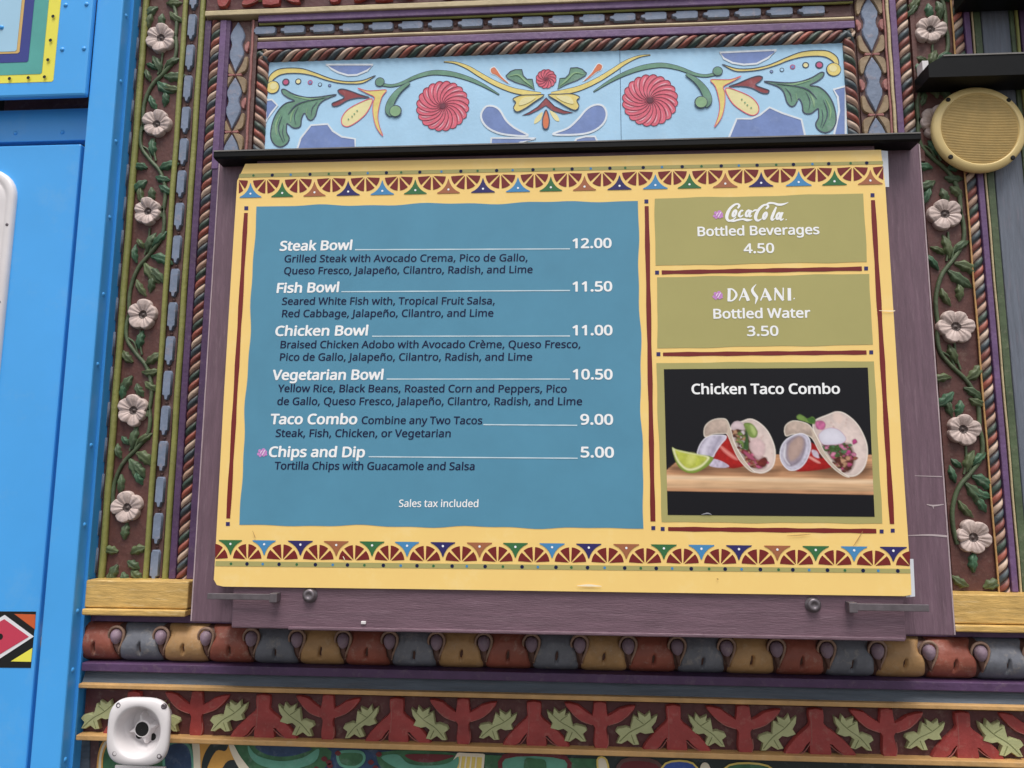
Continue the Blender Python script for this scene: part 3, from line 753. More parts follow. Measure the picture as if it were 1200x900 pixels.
sfill(SK, [(98, 90), (135, 90), (125, 400), (96, 400)], bed_m, 1, smooth=False)
sfill(SK, [(150, 95), (560, 105), (560, 420), (135, 420)], bgreen, 1, smooth=False)
sfill(SK, [(190, 95), (170, 120), (150, 180), (148, 300), (130, 300), (132, 180), (155, 110)], bcream, 2, borange, 2)
sfill(SK, [(430, 130), (500, 110), (540, 150), (545, 260), (500, 330), (440, 300), (420, 200)], bnavy, 2, bteal, 3)
sfill(SK, [(545, 105), (575, 108), (580, 300), (555, 300), (550, 180)], bcream, 3)
sfill(SK, [(575, 105), (720, 118), (790, 420), (575, 420)], borange, 2, smooth=False)
sfill(SK, [(640, 110), (600, 160), (585, 230), (600, 300), (612, 220), (650, 150), (690, 150), (700, 115)], bd, 3)
sfill(SK, [(735, 190), (690, 205), (660, 300), (790, 300), (770, 210)], bd, 3)
sfill(SK, [(705, 120), (725, 120), (760, 180), (850, 300), (800, 300), (730, 190)], bcream, 4)
sfill(SK, [(725, 115), (1130, 130), (1100, 250), (900, 330), (800, 260)], bgreen, 2)
sfill(SK, [(790, 125), (830, 170), (930, 195), (1030, 180), (1100, 140), (1080, 200), (960, 235), (850, 215), (800, 175)], bteal, 4)
sfill(SK, [(830, 125), (870, 165), (950, 175), (1030, 160), (1060, 135)], bnavy, 3)
sfill(SK, [(1110, 125), (1300, 135), (1300, 400), (1060, 400)], bnavy, 1, smooth=False)
for c_ in ((1125, 185), (1150, 215), (1185, 160), (1090, 230)): sfill(SK, [(c_[0] - 14, c_[1]), (c_[0], c_[1] - 12), (c_[0] + 14, c_[1]), (c_[0], c_[1] + 12)], bred, 5)
sfill(SK2, [(0, 140), (320, 150), (320, 400), (0, 400)], bnavy, 1.4, smooth=False)
sfill(SK2, [(70, 155), (160, 155), (175, 190), (140, 220), (80, 215), (60, 185)], bgreen, 4, bteal, 3)
for c_ in ((20, 200), (205, 200), (240, 165), (225, 225)): sfill(SK2, [(c_[0] - 14, c_[1]), (c_[0], c_[1] - 12), (c_[0] + 14, c_[1]), (c_[0], c_[1] + 12)], bred, 5)
sfill(SK2, [(250, 155), (600, 165), (570, 260), (400, 330), (280, 260)], bgreen, 3)
sfill(SK2, [(320, 165), (370, 205), (450, 215), (540, 205), (590, 175), (570, 240), (450, 260), (340, 235), (250, 180)], bteal, 5)
sfill(SK2, [(360, 165), (400, 195), (470, 200), (540, 185), (560, 168)], bred, 6)
sfill(SK2, [(590, 165), (700, 170), (690, 300), (500, 300)], byel, 4, bcream, 4, smooth=False)
for t in range(4): sfill(SK2, [(600 + t * 22, 170), (606 + t * 22, 170), (590 + t * 24, 300), (580 + t * 24, 300)], bcream, 7, smooth=False)
sfill(SK2, [(705, 168), (1200, 185), (1200, 400), (700, 400)], bgreen, 2, smooth=False)
sfill(SK2, [(790, 175), (1060, 180), (1030, 300), (820, 300)], bteal, 3, bred, 5)
sfill(SK2, [(880, 190), (930, 185), (975, 200), (960, 300), (890, 300)], bgreen, 5)
sfill(SK3, [(150, 190), (190, 190), (205, 300), (170, 300)], bcream, 5, byel, 2)
sfill(SK3, [(260, 195), (410, 200), (440, 300), (250, 300)], bred, 4, bed_m, 4)
sfill(SK3, [(450, 205), (570, 205), (600, 300), (430, 300)], bblue, 4, byel, 2)
sfill(SK3, [(605, 212), (640, 210), (660, 300), (600, 300)], bcream, 5)
sfill(SK3, [(730, 212), (900, 216), (930, 300), (700, 300)], bgreen, 4, byel, 2)

# ------------------------------------------------------------------ blue kiosk beside the carved facade
K = -.075
kiosk = empty('blue_kiosk', (X(60, 450, K) - .4, K + .05, 0), 'bright blue riveted metal kiosk side with a door, beside the carved facade', 'kiosk')
WORLD[kiosk.name] = Vector(kiosk.location)
KL = X(-10, 450, K) - .9
xp1 = X(139.5, 60, K)                    # right edge of the post's front
xp0 = X(98.6, 170, K)
q = B(); q.box(xp0, xp1, K + .10, K, .02, TOP, blue, .004); post = q.build('corner_post', kiosk)
xf = X(147, 60, K + .03); xf2 = X(155.5, 60, K + .045)
q = B(); q.prism([(K + .0005, xp1 - .004), (K + .034, xf), (K + .034, xf2), (K + .040, xf2), (K + .040, xf - .004), (K + .10, xp1 - .02)], 'z', .02, TOP, blue_d); flange = q.build('flange', kiosk)
q = B(); prof = [(.0062, .001), (.006, -.0006), (.0048, -.0026), (.0025, -.0038), (.0001, -.0042)]
q.lathe((0, 0, 0), prof, blue, 14); meV, _ = q.mesh('rivet', False)
for p in ((148, 19), (142, 96), (137, 166), (131, 255), (125.6, 345), (117.6, 427), (110, 522), (101, 615), (93.5, 716), (85.5, 785), (78, 890)):
    a = at(p[0], p[1], K + .018); a.x = (xp1 + xf) / 2
    o = link_mesh('rivet', meV, flange, (a.x, K + .0165, a.z)); o.rotation_euler.z = math.radians(58)
yu = K - .012
zu0 = Z(50, 112.8, yu)
q = B(); q.box(KL, X(104, 60, yu), yu + .018, yu, zu0, TOP, blue, .006); upper = q.build('upper_panel', kiosk)
for p in ((77, 6), (103 - 1.5, 5), (73, 58), (98.5, 57)):
    a = at(p[0], p[1], yu); link_mesh('rivet', meV, upper, (a.x, yu + .0004, a.z))
yr = K + .055
zr_a, zr_b = Z(50, 128, yr), Z(50, 165.5, yr)
q = B(); q.box(KL, xp0 + .01, K + .13, yr, zr_b, Z(50, 128, yr), blue, .002); header = q.build('door_header', kiosk)
for p in ((18, 156), (73, 155), (-40, 157)):
    a = at(p[0], p[1], yr); link_mesh('rivet', meV, header, (a.x, yr + .0004, a.z))
yd = K + .022
xd1 = X(94.6, 172, yd)
q = B(); q.box(KL, xp0 + .01, K + .13, K + .10, .02, TOP - .02, hole_m, 0); q.build('gap_shade_board', kiosk)  # black board behind the door gap, also painting the shade below the upper panel
q = B(); q.box(KL, xd1, K + .068, yd, .08, Z(50, 169.6, yd), blue, .004); door = q.build('door', kiosk)
# painted frame on the upper panel
pu = lambda pts, Y: pts
kb = ink('kiosk_pale_blue', (168, 208, 232), rough=.4); kt = ink('kiosk_tan', (214, 178, 110)); kn = ink('kiosk_navy', (58, 66, 140)); kte = ink('kiosk_teal', (88, 168, 160), var=.1); ky = ink('kiosk_yellow', (240, 230, 86)); kk = ink('kiosk_black', (26, 26, 26)); kr_ = ink('kiosk_red', (200, 64, 88)); ko = ink('kiosk_orange', (206, 96, 52)); kw = ink('kiosk_white', (232, 230, 232))
q = B()
for i, (px_, py_, m_) in enumerate(((72.0, 97.0, ky), (57.8, 87.5, kte), (40.8, 73.0, kn), (29.6, 62.5, kt), (26.0, 60.0, kb))):
    Yp = yu - .0006 * (i + 1)
    xr_ = X(px_ - .7 , 0 + 2, Yp); zb = Z(20, py_, Yp)
    q.poly([(KL + .1, Yp, zb), (xr_ - .004, Yp, zb), (xr_, Yp, zb + .004), (xr_, Yp, TOP - .05), (KL + .1, Yp, TOP - .05)], m_)
for p in ((62, 19), (59, 47), (56, 70), (52, 90), (33, 91), (11, 92), (64, -8)):
    disc(q, p, 2.2, yu - .004, kk, 12)
q.build('painted_frame', upper)
link_mesh('rivet', meV, upper, (X(3, 33, yu), yu - .003, Z(3, 33, yu)))
# painted diamond band on the door
q = B(); yp = yd - .0006; c7 = lambda p: crop(0, 650, 3.6, p)
fill(q, c7([(-700, 235), (152, 240), (130, 478), (-700, 470)]), yp, kk, False)
dm = at(0, 746, yp)
fill(q, c7([(60, 250), (150, 252), (147, 315)]), yp - .0006, ko, False)
fill(q, c7([(137, 393), (131, 452), (45, 450)]), yp - .0006, ky, False)
fill(q, c7([(20, 254), (143, 345), (0, 438), (-135, 345)]), yp - .0012, kw, False)
fill(q, c7([(18, 272), (122, 346), (0, 420), (-112, 345)]), yp - .0018, kr_, False)
disc(q, (0, 746), 3.4, yp - .0024, kk, 14)
for s_ in (-1,): fill(q, c7([(-250, 250), (-130, 330), (-250, 430), (-380, 345)]), yp - .0012, ky, False)
q.build('painted_band', door)
# white window surround on the door
q = B(); yw = yd
xw1 = X(17.5, 262, yw); zw1 = Z(-10, 200, yw); zw0 = Z(-10, 640, yw); xw0 = xw1 - .62
def rrect(x0, x1, z0, z1, r, n=7):
    p = []
    for cx, cz, a0 in ((x1 - r, z1 - r, 0), (x0 + r, z1 - r, 90), (x0 + r, z0 + r, 180), (x1 - r, z0 + r, 270)):
        for i in range(n + 1):
            a = math.radians(a0 + 90 * i / n); p.append((cx + r * math.cos(a), cz + r * math.sin(a)))
    return p
rows = []
for off, yy in ((0, 0), (.0, -.008), (.006, -.013), (.018, -.013), (.021, -.010), (.024, -.013), (.05, -.014), (.056, -.008), (.056, .01)):
    rows.append([(x, yw + yy, z) for x, z in rrect(xw0 + off, xw1 - off, zw0 + off, zw1 - off, .075 - off * .6)])
q.grid(rows, white_m, True, True); wf = q.build('window_frame', door)
q = B(); q.poly([(x, yw - .0012, z) for x, z in rrect(xw0 + .05, xw1 - .05, zw0 + .05, zw1 - .05, .05)], mat('dark_glass', (30, 34, 38), rough=.08, var=.05)); q.build('window_pane', door)
q = B(); q.lathe((0, 0, 0), [(.0042, .001), (.004, -.001), (.002, -.0022), (.0001, -.0024)], steel, 12); meS, _ = q.mesh('screw', False)
for p in ((12, 263), (2, 354)):
    a = at(p[0], p[1], yw - .013); link_mesh('screw', meS, wf, (min(a.x, xw1 - .010), yw - .0125, a.z))

# ------------------------------------------------------------------ menu cabinet
CS, CP = -.195, -.220                  # front of the stiles and of the lid
cab = empty('menu_cabinet', (X(660, 700, CS), -.04, Z(660, 740, CS)), 'mauve wooden menu cabinet with black rain ledge, mounted on the carved facade', 'cabinet')
WORLD[cab.name] = Vector(cab.location)
zc1 = Z(660, 166.5, -.242) + .001; zcb = Z(222, 729, CS)
xs0, xs1 = X(248, 340, CS), X(1089.5, 340, CS)
xi0, xi1 = X(272, 712, CP), X(1061, 725, CP)
zl0 = Z(272, 736, CP)
q = B(); q.box(xs0 + .004, xs1 - .004, .004, CS + .006, zcb + .003, zc1, mauve, 0); q.build('carcass', cab)
q = B(); q.box(xs0, xi0 - .0015, .004, CS, zcb, zc1, mauve_v, .0025); q.build('stile', cab)
q = B(); q.box(xi1 + .0015, xs1, .004, CS, zcb, zc1, mauve_v, .0025); q.build('stile', cab)
q = B(); q.box(xi0, xi1, CS + .012, CP, zl0, zc1 - .002, mauve, .003); lid = q.build('lid_board', cab)
q = B(); q.box(xi0 + .12, xi1 - .004, CP + .004, CP - .004, zl0 - .001, zl0 + .006, mauve, .002); q.build('drip_lip', lid)
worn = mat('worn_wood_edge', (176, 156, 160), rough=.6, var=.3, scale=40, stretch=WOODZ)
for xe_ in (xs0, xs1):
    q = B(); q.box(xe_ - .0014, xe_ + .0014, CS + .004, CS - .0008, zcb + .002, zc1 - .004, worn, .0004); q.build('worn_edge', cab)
# rain ledge
LY = -.242
zl_t = Z(660, 166.5, LY)
xg0, xg1 = X(250.5, 177, LY), X(1079, 157, LY)
q = B(); q.prism([(.003, zl_t + .016), (LY + .006, zl_t + .001), (LY, zl_t), (LY, zl_t - .013), (LY + .006, zl_t - .016), (.003, zl_t - .014)], 'x', xg0, xg1, black_m); led = q.build('rain_ledge', cab)
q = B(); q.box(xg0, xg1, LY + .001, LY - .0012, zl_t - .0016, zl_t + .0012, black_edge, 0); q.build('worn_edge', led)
# latches and bolts
for (pa, pb, r0, r1, endpx) in ((244.5, 326, 695.4, 702.4, 322), (994.6, 1087, 707.4, 715.6, 998)):
    yl = CP - .012
    q = B(); za, zb = Z((pa + pb) / 2, r0, yl), Z((pa + pb) / 2, r1, yl)
    q.box(X(pa, r0, yl), X(pb, r0, yl), yl, yl - .006, za, zb, steel, .001); lt = q.build('latch_bar', cab)
    q = B(); xe = X(endpx, r0, yl); q.box(xe - .008, xe + .008, CP + .001, yl - .009, za + .002, zb - .004, steel, .0012); q.build('latch_foot', lt)
for p in ((363.5, 697), (952.5, 708.3)):
    a = at(p[0], p[1], CP)
    q = B(); q.lathe((a.x, CP, a.z), [(.0155, .001), (.0155, -.002), (.0125, -.0025), (.0122, -.0080), (.0105, -.0100), (.006, -.0102), (.0052, -.0088), (.0001, -.0088)], steel, 24); q.build('bolt', cab)
# scratches in the paint of the stile
scr = mat('bare_scratch', (186, 170, 172), rough=.6)
for pts, w_ in (([(1064, 627.5), (1090, 627), (1110, 628.5)], [.6, 1.6, 2.0]), ([(1086, 591), (1094, 592.5), (1106, 591)], [.6, 1.6, .8]), ([(1072, 557.5), (1104, 558.5)], [.5, .9]), ([(1093, 592), (1094, 596)], [1.2, .5])):
    q = B(); band(q, pts, w_, CS - .0006, scr); q.build('scratch', cab)
q = B(); a = at(425, 730, CP - .004); q.box(a.x - .004, a.x + .006, CP + .001, CP - .003, a.z - .003, a.z + .003, white_m, .001); q.build('paint_chip', lid)

# ------------------------------------------------------------------ gold round speaker
sp_c = at(1146.5, 152, -.028)
spk = empty('round_speaker', sp_c, 'round gold loudspeaker with perforated grille under the black hood', 'speaker'); WORLD[spk.name] = sp_c.copy()
rs = (X(1203, 152, -.05) - X(1091, 152, -.05)) / 2; rz_ = (Z(1147, 101, -.05) - Z(1147, 202, -.05)) / 2
print('speaker', rs, rz_)
e = rz_ / rs
q = B(); q.lathe(sp_c, [(rs * .86, .027), (rs * .86, .012), (rs * .985, .009), (rs, .004), (rs * .995, -.002), (rs * .965, -.006), (rs * .86, -.0085), (rs * .838, -.0085), (rs * .825, -.004)], gold_sp, 72, 1, e); q.build('speaker_ring', spk)
q = B(); n = 72
q.lathe(sp_c, [(rs * .83 * (1 - i / 10) + .0001, -.005 - .006 * math.sin(math.pi / 2 * i / 10)) for i in range(11)], gold_mesh, n, 1, e); gr = q.build('grille', spk)
# raised wire rows of the grille
q = B(); nl = 44
for i in range(1, nl):
    z = (i / nl * 2 - 1) * rs * .81 * e; hx = rs * .81 * math.sqrt(max(0, 1 - (z / (rs * .81 * e)) ** 2)); k_ = 10
    def gy(x): return -.0056 - .006 * math.sin(math.pi / 2 * max(0, 1 - math.hypot(x, z / e) / (rs * .83)))
    q.tube([(sp_c.x - hx + 2 * hx * j / k_, sp_c.y + gy(-hx + 2 * hx * j / k_), sp_c.z + z) for j in range(k_ + 1)], .0008, gold_mesh, 4, False)
q.build('grille_wires', spk, kind='stuff')
for p in ((1112, 116), (1183, 116.5), (1115, 183), (1188, 184)):
    a = at(p[0], p[1], sp_c.y - .011)
    q = B(); q.lathe((a.x, sp_c.y - .0075, a.z), [(.0052, .002), (.0052, -.0012), (.0042, -.0018), (.0001, -.0012)], hole_m, 14); q.build('screw', spk)

# ------------------------------------------------------------------ black hood over the speaker
HY = -.08
zh1, zh0 = Z(1140, 64.5, HY), Z(1140, 89, HY); xh0 = X(1088, 80, HY)
hood = empty('speaker_hood', ((xh0 + XR) / 2, -.08, zh0), 'black sheet-metal hood with a clipped corner above the gold speaker', 'hood'); WORLD[hood.name] = Vector(hood.location)
xk = X(1105, 63, HY)
q = B()
out = [(xh0, zh0), (xh0, zh1 - .020), (xk, zh1), (XR, zh1), (XR, zh0)]
fr = [(x, HY, z) for x, z in out]; bk = [(x, -.012, z) for x, z in out]
q.poly(fr, black_m); q.grid([fr, bk], black_m, False, True); q.poly(bk, black_m); q.build('hood_shell', hood)
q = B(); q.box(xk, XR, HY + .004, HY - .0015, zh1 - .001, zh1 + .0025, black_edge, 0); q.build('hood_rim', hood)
q = B(); q.box(X(1081.5, 85, HY + .04), X(1089, 85, HY + .04), -.012, HY + .04, Z(1085, 95, HY + .04), Z(1085, 71, HY + .04), white_m, .001); q.build('white_bracket', hood)
q = B(); q.box(X(1139, 0, -.09), XR, -.013, -.09, Z(1160, -10, -.09), Z(1160, -60, -.09), black_m, .003)  # added box; its black underside stands in for a shadow on the boards
o = q.build('shade_filler_box', None, 'black awning box standing in for a shadow above the speaker hood'); o['category'] = 'filler'

# ------------------------------------------------------------------ white horn speaker on the frieze
hc = at(163.5, 856.5, -.095)
horn = empty('horn_speaker', hc, 'small white square horn loudspeaker screwed over the red leaf frieze', 'speaker'); WORLD[horn.name] = hc.copy()
hw_ = (X(200, 856, -.095) - X(127, 856, -.095)) / 2; hh_ = (Z(163, 816, -.095) - Z(163, 896, -.095)) / 2
def sqr(r, n=64, ex=5.0):
    p = []
    for k in range(n):
        t = k / n * 2 * math.pi; c, s_ = math.cos(t), math.sin(t)
        d = (abs(c) ** ex + abs(s_) ** ex) ** (-1 / ex)
        p.append((c * d * r, s_ * d * r))
    return p
def sqrow(r, y, ex): return [(hc.x + a * hw_, hc.y + y, hc.z + c_ * hh_) for a, c_ in sqr(r, 64, ex)]
q = B(); q.grid([sqrow(.42, .088, 3), sqrow(.50, .030, 3), sqrow(.84, .008, 3.4), sqrow(.90, .004, 3.4), sqrow(.97, .003, 3.4), sqrow(1.0, 0, 3.4), sqrow(.985, -.006, 3.4), sqrow(.93, -.010, 3.3), sqrow(.78, -.011, 2.3), sqrow(.74, -.009, 2.0), sqrow(.71, .002, 2), sqrow(.66, .020, 2), sqrow(.56, .036, 2), sqrow(.02, .040, 2)], white_m, True, True)
q.build('horn_body', horn)
q = B()   # star shaped throat piece
star = []
for k in range(48):
    t = k / 48 * 2 * math.pi; rr = .0205 * (1 + .72 * max(0, math.cos(4 * (t - .25))) ** 1.8); star.append((hc.x - .003 + rr * math.cos(t), hc.z - .001 + rr * math.sin(t)))
q.relief(star, hc.y + .040, .022, .004, white_m); q.build('throat_star', horn)
q = B(); q.lathe((hc.x - .003, hc.y + .0180, hc.z - .001), [(.0185, .001), (.0172, -.003), (.0155, -.0035), (.0150, .006)], white_m, 28); q.build('throat_ring', horn)
q = B(); q.lathe((hc.x - .003, hc.y + .0155, hc.z - .001), [(.0165, -.0004), (.0001, -.0004)], hole_m, 24); q.build('throat_hole', horn)
q = B()
for a_ in (-2.3, -1.0): 
    c_ = (hc.x - .003 + .026 * math.cos(a_), hc.y + .0385, hc.z + .026 * math.sin(a_) - .002); q.lathe(c_, [(.008, 0), (.007, -.003), (.0001, -.003)], hole_m, 16)
q.build('cone_slot', horn)
for p in ((139, 826.5), (191.7, 828), (186.7, 886), (134.6, 883)):
    a = at(p[0], p[1], hc.y - .009)
    q = B(); q.lathe((a.x, hc.y - .0085, a.z), [(.006, .003), (.006, -.001), (.0045, -.0025), (.0022, -.0012), (.0001, -.0012)], steel, 14); q.build('screw', horn)
q = B(); a0 = at(134, 897.3, -.012); a1 = at(191, 930, -.012); q.box(a0.x, a1.x, -.004, -.010, a1.z, a0.z, white_m, .001)
o = q.build('white_tag', None, 'plain white tag fixed just below the square horn speaker'); o['category'] = 'tag'

# ------------------------------------------------------------------ printed menu board
PY = CP - .006
pyel = ink('print_yellow', (255, 215, 131), wear=(255, 228, 172), wearamt=.25, wearscale=9); pblue = ink('print_blue', (86, 146, 174), var=.05)
polive = ink('print_olive', (176, 168, 106)); pred = ink('print_dark_red', (120, 34, 32)); pnavy = ink('print_navy', (48, 42, 102)); psky = ink('print_sky', (74, 140, 190)); pgrn = ink('print_green', (56, 112, 66)); pbrn = ink('print_brown', (168, 104, 70)); pwhite = ink('print_white', (250, 250, 250)); pdark = ink('print_text_navy', (26, 32, 68), spec=.25); ppink = ink('print_pink', (206, 142, 206)); pblk = ink('print_black', (15, 15, 19), spec=.25); pstrip = ink('print_strip_cream', (250, 222, 150)); pline = ink('print_pale_rule', (206, 226, 234))
poster = empty('menu_poster', at(660, 690, PY), 'yellow printed menu board listing bowls and tacos, fixed to the mauve cabinet', 'menu'); WORLD[poster.name] = Vector(poster.location)
# the sheet: slightly uneven edges, real thickness
edge = [(287.5, 192), (400, 189.5), (520, 187), (640, 184.5), (760, 181.5), (880, 179), (1032.5, 175.5), (1034.5, 196), (1037.5, 218), (1048, 380), (1058, 540), (1067.5, 680), (1068, 697), (1060, 698.6), (900, 696.3), (700, 693.5), (500, 690.5), (262, 687.4), (254, 685.5), (250.5, 679), (251.5, 664), (262, 470), (271, 320), (278, 212)]
pp = [(at(a, c, PY).x, at(a, c, PY).z) for a, c in edge]
q = B(); fr = [(x, PY, z) for x, z in pp]; bk = [(x, PY + .0045, z) for x, z in pp]
q.poly(fr, pyel); q.grid([fr, bk], pyel, False, True); q.poly(bk, pyel); q.build('sheet', poster)
q = B()
for pts in ([(1030, 176), (1040.5, 177), (1042, 219), (1034, 219)], [(1060, 655), (1070.5, 655), (1072.5, 699), (1062, 700)]):
    q = B(); p_ = xz(pts, PY + .005); q.poly([(x, PY + .0052, z) for x, z in p_], ink('backing_white', (214, 218, 226))); q.build('backing_plate', poster)
S1, S2, S3, S4 = PY - .0005, PY - .0009, PY - .0013, PY - .0017
def wavy(pts, amp, step=9):
    out = []
    for i in range(len(pts)):
        a, c = Vector(pts[i]), Vector(pts[(i + 1) % len(pts)]); L = (c - a).length; n = max(2, int(L / step)); nn = Vector((-(c - a).y, (c - a).x)).normalized(); ph = R.random() * 6
        for k in range(n):
            t = k / n; out.append(tuple(a + (c - a) * t + nn * amp * (math.sin(t * L / 22 + ph) + .6 * math.sin(t * L / 9.5 + 2 * ph)) * min(1, 6 * t, 6 * (1 - t))))
    return out
def panel(name, pts, m, amp, Y=S1):
    q = B(); fill(q, wavy(pts, amp), Y, m, False); return q.build(name, poster)
panel('blue_panel', [(300.5, 242), (747.5, 235.5), (754, 619.5), (280.5, 615)], pblue, 1.0)
panel('olive_panel', [(767.4, 232.8), (1011.5, 226.8), (1015.8, 306.8), (768.3, 311)], polive, .45)
panel('olive_panel', [(770, 325), (1018.7, 321), (1023, 403.7), (770.3, 408)], polive, .45)
panel('olive_panel', [(769.2, 425.4), (1024.2, 423.5), (1034, 613.4), (775.4, 611.8)], polive, .45)
def rule(a, c, w_, m=None, Y=S1):
    q = B(); n = 16
    p = [(a[0] + (c[0] - a[0]) * i / n, a[1] + (c[1] - a[1]) * i / n) for i in range(n + 1)]
    q.stroke(xz(p, Y), [w_ * PX * (1 + .14 * math.sin(i * 1.9 + a[0])) for i in range(n + 1)], Y, m or pred); q.build('rule', poster)
def dot(p, s_=4.6, m=None, Y=S1):
    q = B(); fill(q, [(p[0] - s_ / 2, p[1] - s_ / 2), (p[0] + s_ / 2, p[1] - s_ / 2), (p[0] + s_ / 2, p[1] + s_ / 2), (p[0] - s_ / 2, p[1] + s_ / 2)], Y, m or pnavy, False); q.build('square_dot', poster)
for a, c in (((288.2, 249.5), (267.4, 607.5)), ((757.8, 241.5), (765.2, 611)), ((1023, 234.5), (1045.4, 614))): rule(a, c, 4.6)
for a, c in (((775.5, 319.2), (1010, 314.8)), ((777, 415.2), (1015.5, 413)), ((783, 619.9), (1027, 622.4))): rule(a, c, 4.2)
for p in ((288.6, 244), (267, 614), (757.5, 236), (765.6, 618.8), (1022.5, 228.7), (1046.2, 621.8), (770, 319.4), (1015, 314.6), (771.6, 415), (1021, 412.8), (776.6, 619.8), (1033.2, 622.8)): dot(p)

def ornament(cs, cols, yA, yB, hgt, flip):
    """row of citrus half wheels with coloured peaks between them; yA..yB: flat side of the wheels along the row"""
    x_l, x_r = cs[0], cs[-1]
    def P2(px, up_):                       # up_: pixels away from the flat side
        fy = yA + (yB - yA) * (px - x_l) / (x_r - x_l)
        return (px, fy + (up_ if not flip else -up_))
    lim0, lim1 = (lambda v: v), (lambda v: v)
    bounds = [cs[0] - (cs[1] - cs[0])] + cs + [cs[-1] + (cs[-1] - cs[-2])]
    for i in range(len(bounds) - 1):
        a, c = bounds[i], bounds[i + 1]; mid = (a + c) / 2; r = (c - a) / 2
        def keep(px):
            lo_ = 279.8 if not flip else 252.2; hi_ = 1035.2 if not flip else 1066.5
            return max(lo_, min(hi_, px))
        q = B(); k = 4
        for wdg in range(k):
            a0, a1 = math.pi * wdg / k + .085, math.pi * (wdg + 1) / k - .085
            pts = [(mid + 2.2 * math.cos((a0 + a1) / 2), 1.2 * math.sin((a0 + a1) / 2) + .6)] + [(mid + (r - 3.0) * math.cos(t), (hgt - 4.6) * math.sin(t) + .5) for t in [a0 + (a1 - a0) * j / 6 for j in range(7)]]
            pts = [(keep(x_), y_) for x_, y_ in pts]
            if max(p_[0] for p_ in pts) - min(p_[0] for p_ in pts) < 1.5: continue
            q.poly([(x_, S1, z_) for x_, z_ in xz([P2(*p_) for p_ in pts], S1)], pred)
        if q.v: q.build('citrus_wheel', poster)
    for i, cx in enumerate(cs):
        w_ = (cs[1] - cs[0]) * .40 if i == 0 else (cs[i] - cs[i - 1]) * .40
        hp = w_ / .40 / 2; arc = []
        for j in range(9):
            dx = hp * (.03 + .93 * (j / 8) ** 1.3); arc.append((dx, max(hgt - 16.5 + 3 * j / 8, (hgt - .6) * math.sqrt(max(0, 1 - ((hp - dx) / hp) ** 2)) + 1.0)))
        arc = [p_ for p_ in arc if p_[1] < hgt - .3]
        pts = [(cx, hgt - 17.0)] + [(cx + dx, y_) for dx, y_ in arc] + [(cx + arc[-1][0] + .5, hgt + .4), (cx - arc[-1][0] - .5, hgt + .4)] + [(cx - dx, y_) for dx, y_ in arc[::-1]]
        lo_ = 277.5 if not flip else 253.2; hi_ = 1036.5 if not flip else 1067
        pts = [(max(lo_, min(hi_, x_)), y_) for x_, y_ in pts]
        q = B(); fill(q, [P2(*p_) for p_ in pts], S2, cols[i % len(cols)], False)
        if lo_ + 4 < cx < hi_ - 4: disc(q, P2(cx, hgt - 4.2), 1.2, S3, pwhite, 8)
        q.build('painted_peak', poster)
ctop = [293.5, 330.7, 368.5, 408, 448, 486.7, 525.5, 566, 607, 645.5, 685, 726, 768, 808, 850, 892, 936, 978, 1020]
ornament(ctop, [psky, pgrn, pbrn, pnavy], 209.6, 194.2, 21.5, False)
cbot = [270, 309.5, 352, 394, 436, 477, 519, 562, 604, 647, 690, 734, 778, 822, 866, 911, 956, 1001, 1047]
ornament(cbot, [pgrn, psky, pnavy, pbrn], 656.2, 664.2, 23, True)
for (p0, p1, p2, p3, n_) in (((281, 203.6), (1034.6, 188.6), (1035, 192.4), (279.6, 208.2), 17), ((252.6, 657.4), (1066.8, 666.6), (1067.2, 671.8), (252.2, 663.4), 20)):
    q = B(); fill(q, [p0, p1, p2, p3], S1, polive, False); st = q.build('olive_strip', poster)
    for k in range(n_ * 2):
        t = (k + .8 + R.uniform(-.12, .12)) / (n_ * 2 + .6); q = B()
        pxx = p0[0] + (p1[0] - p0[0]) * t; pyy = (p0[1] + p3[1]) / 2 + ((p1[1] + p2[1]) / 2 - (p0[1] + p3[1]) / 2) * t
        disc(q, (pxx, pyy), 1.9 if k % 2 else 1.4, S2, [pgrn, pnavy, psky, pdark][k % 4] if k % 2 == 0 else pdark, 8); q.build('strip_dot', st)

# ---- wording
BH = dict(bold=.030, shear=.07); PR = dict(bold=.030); SM = dict(bold=.017, shear=.05)
def line(body, xl, yl, xr, yr, cap, m, Y=None, **k):
    q = B(); text(q, body, xl, yl, xr, yr, cap, Y or S2, m, **k); return q.build('lettering', poster)
HEADS = [('Steak Bowl', 328, 293.6, 412.4, 292.6), ('Fish Bowl', 324.5, 343, 397, 342), ('Chicken Bowl', 323, 393.4, 431, 392.8), ('Vegetarian Bowl', 320, 445, 449, 444.7), ('Taco Combo', 317.5, 496.8, 418, 496.9), ('Chips and Dip', 315.5, 535.2, 427, 535.6)]
for h in HEADS: line(*h, 12.6, pwhite, **BH)
for b_, xl, xr, y0, y1 in (('12.00', 671.5, 716.2, 290.6, 290.2), ('11.50', 671.5, 717, 341.4, 341), ('11.00', 671.5, 717.3, 392.6, 392.5), ('10.50', 671.8, 717.4, 444.3, 444.4), ('9.00', 680.6, 718, 497.2, 497.4), ('5.00', 681, 719, 535.6, 536)): line(b_, xl, y0, xr, y1, 12.4, pwhite, **PR)
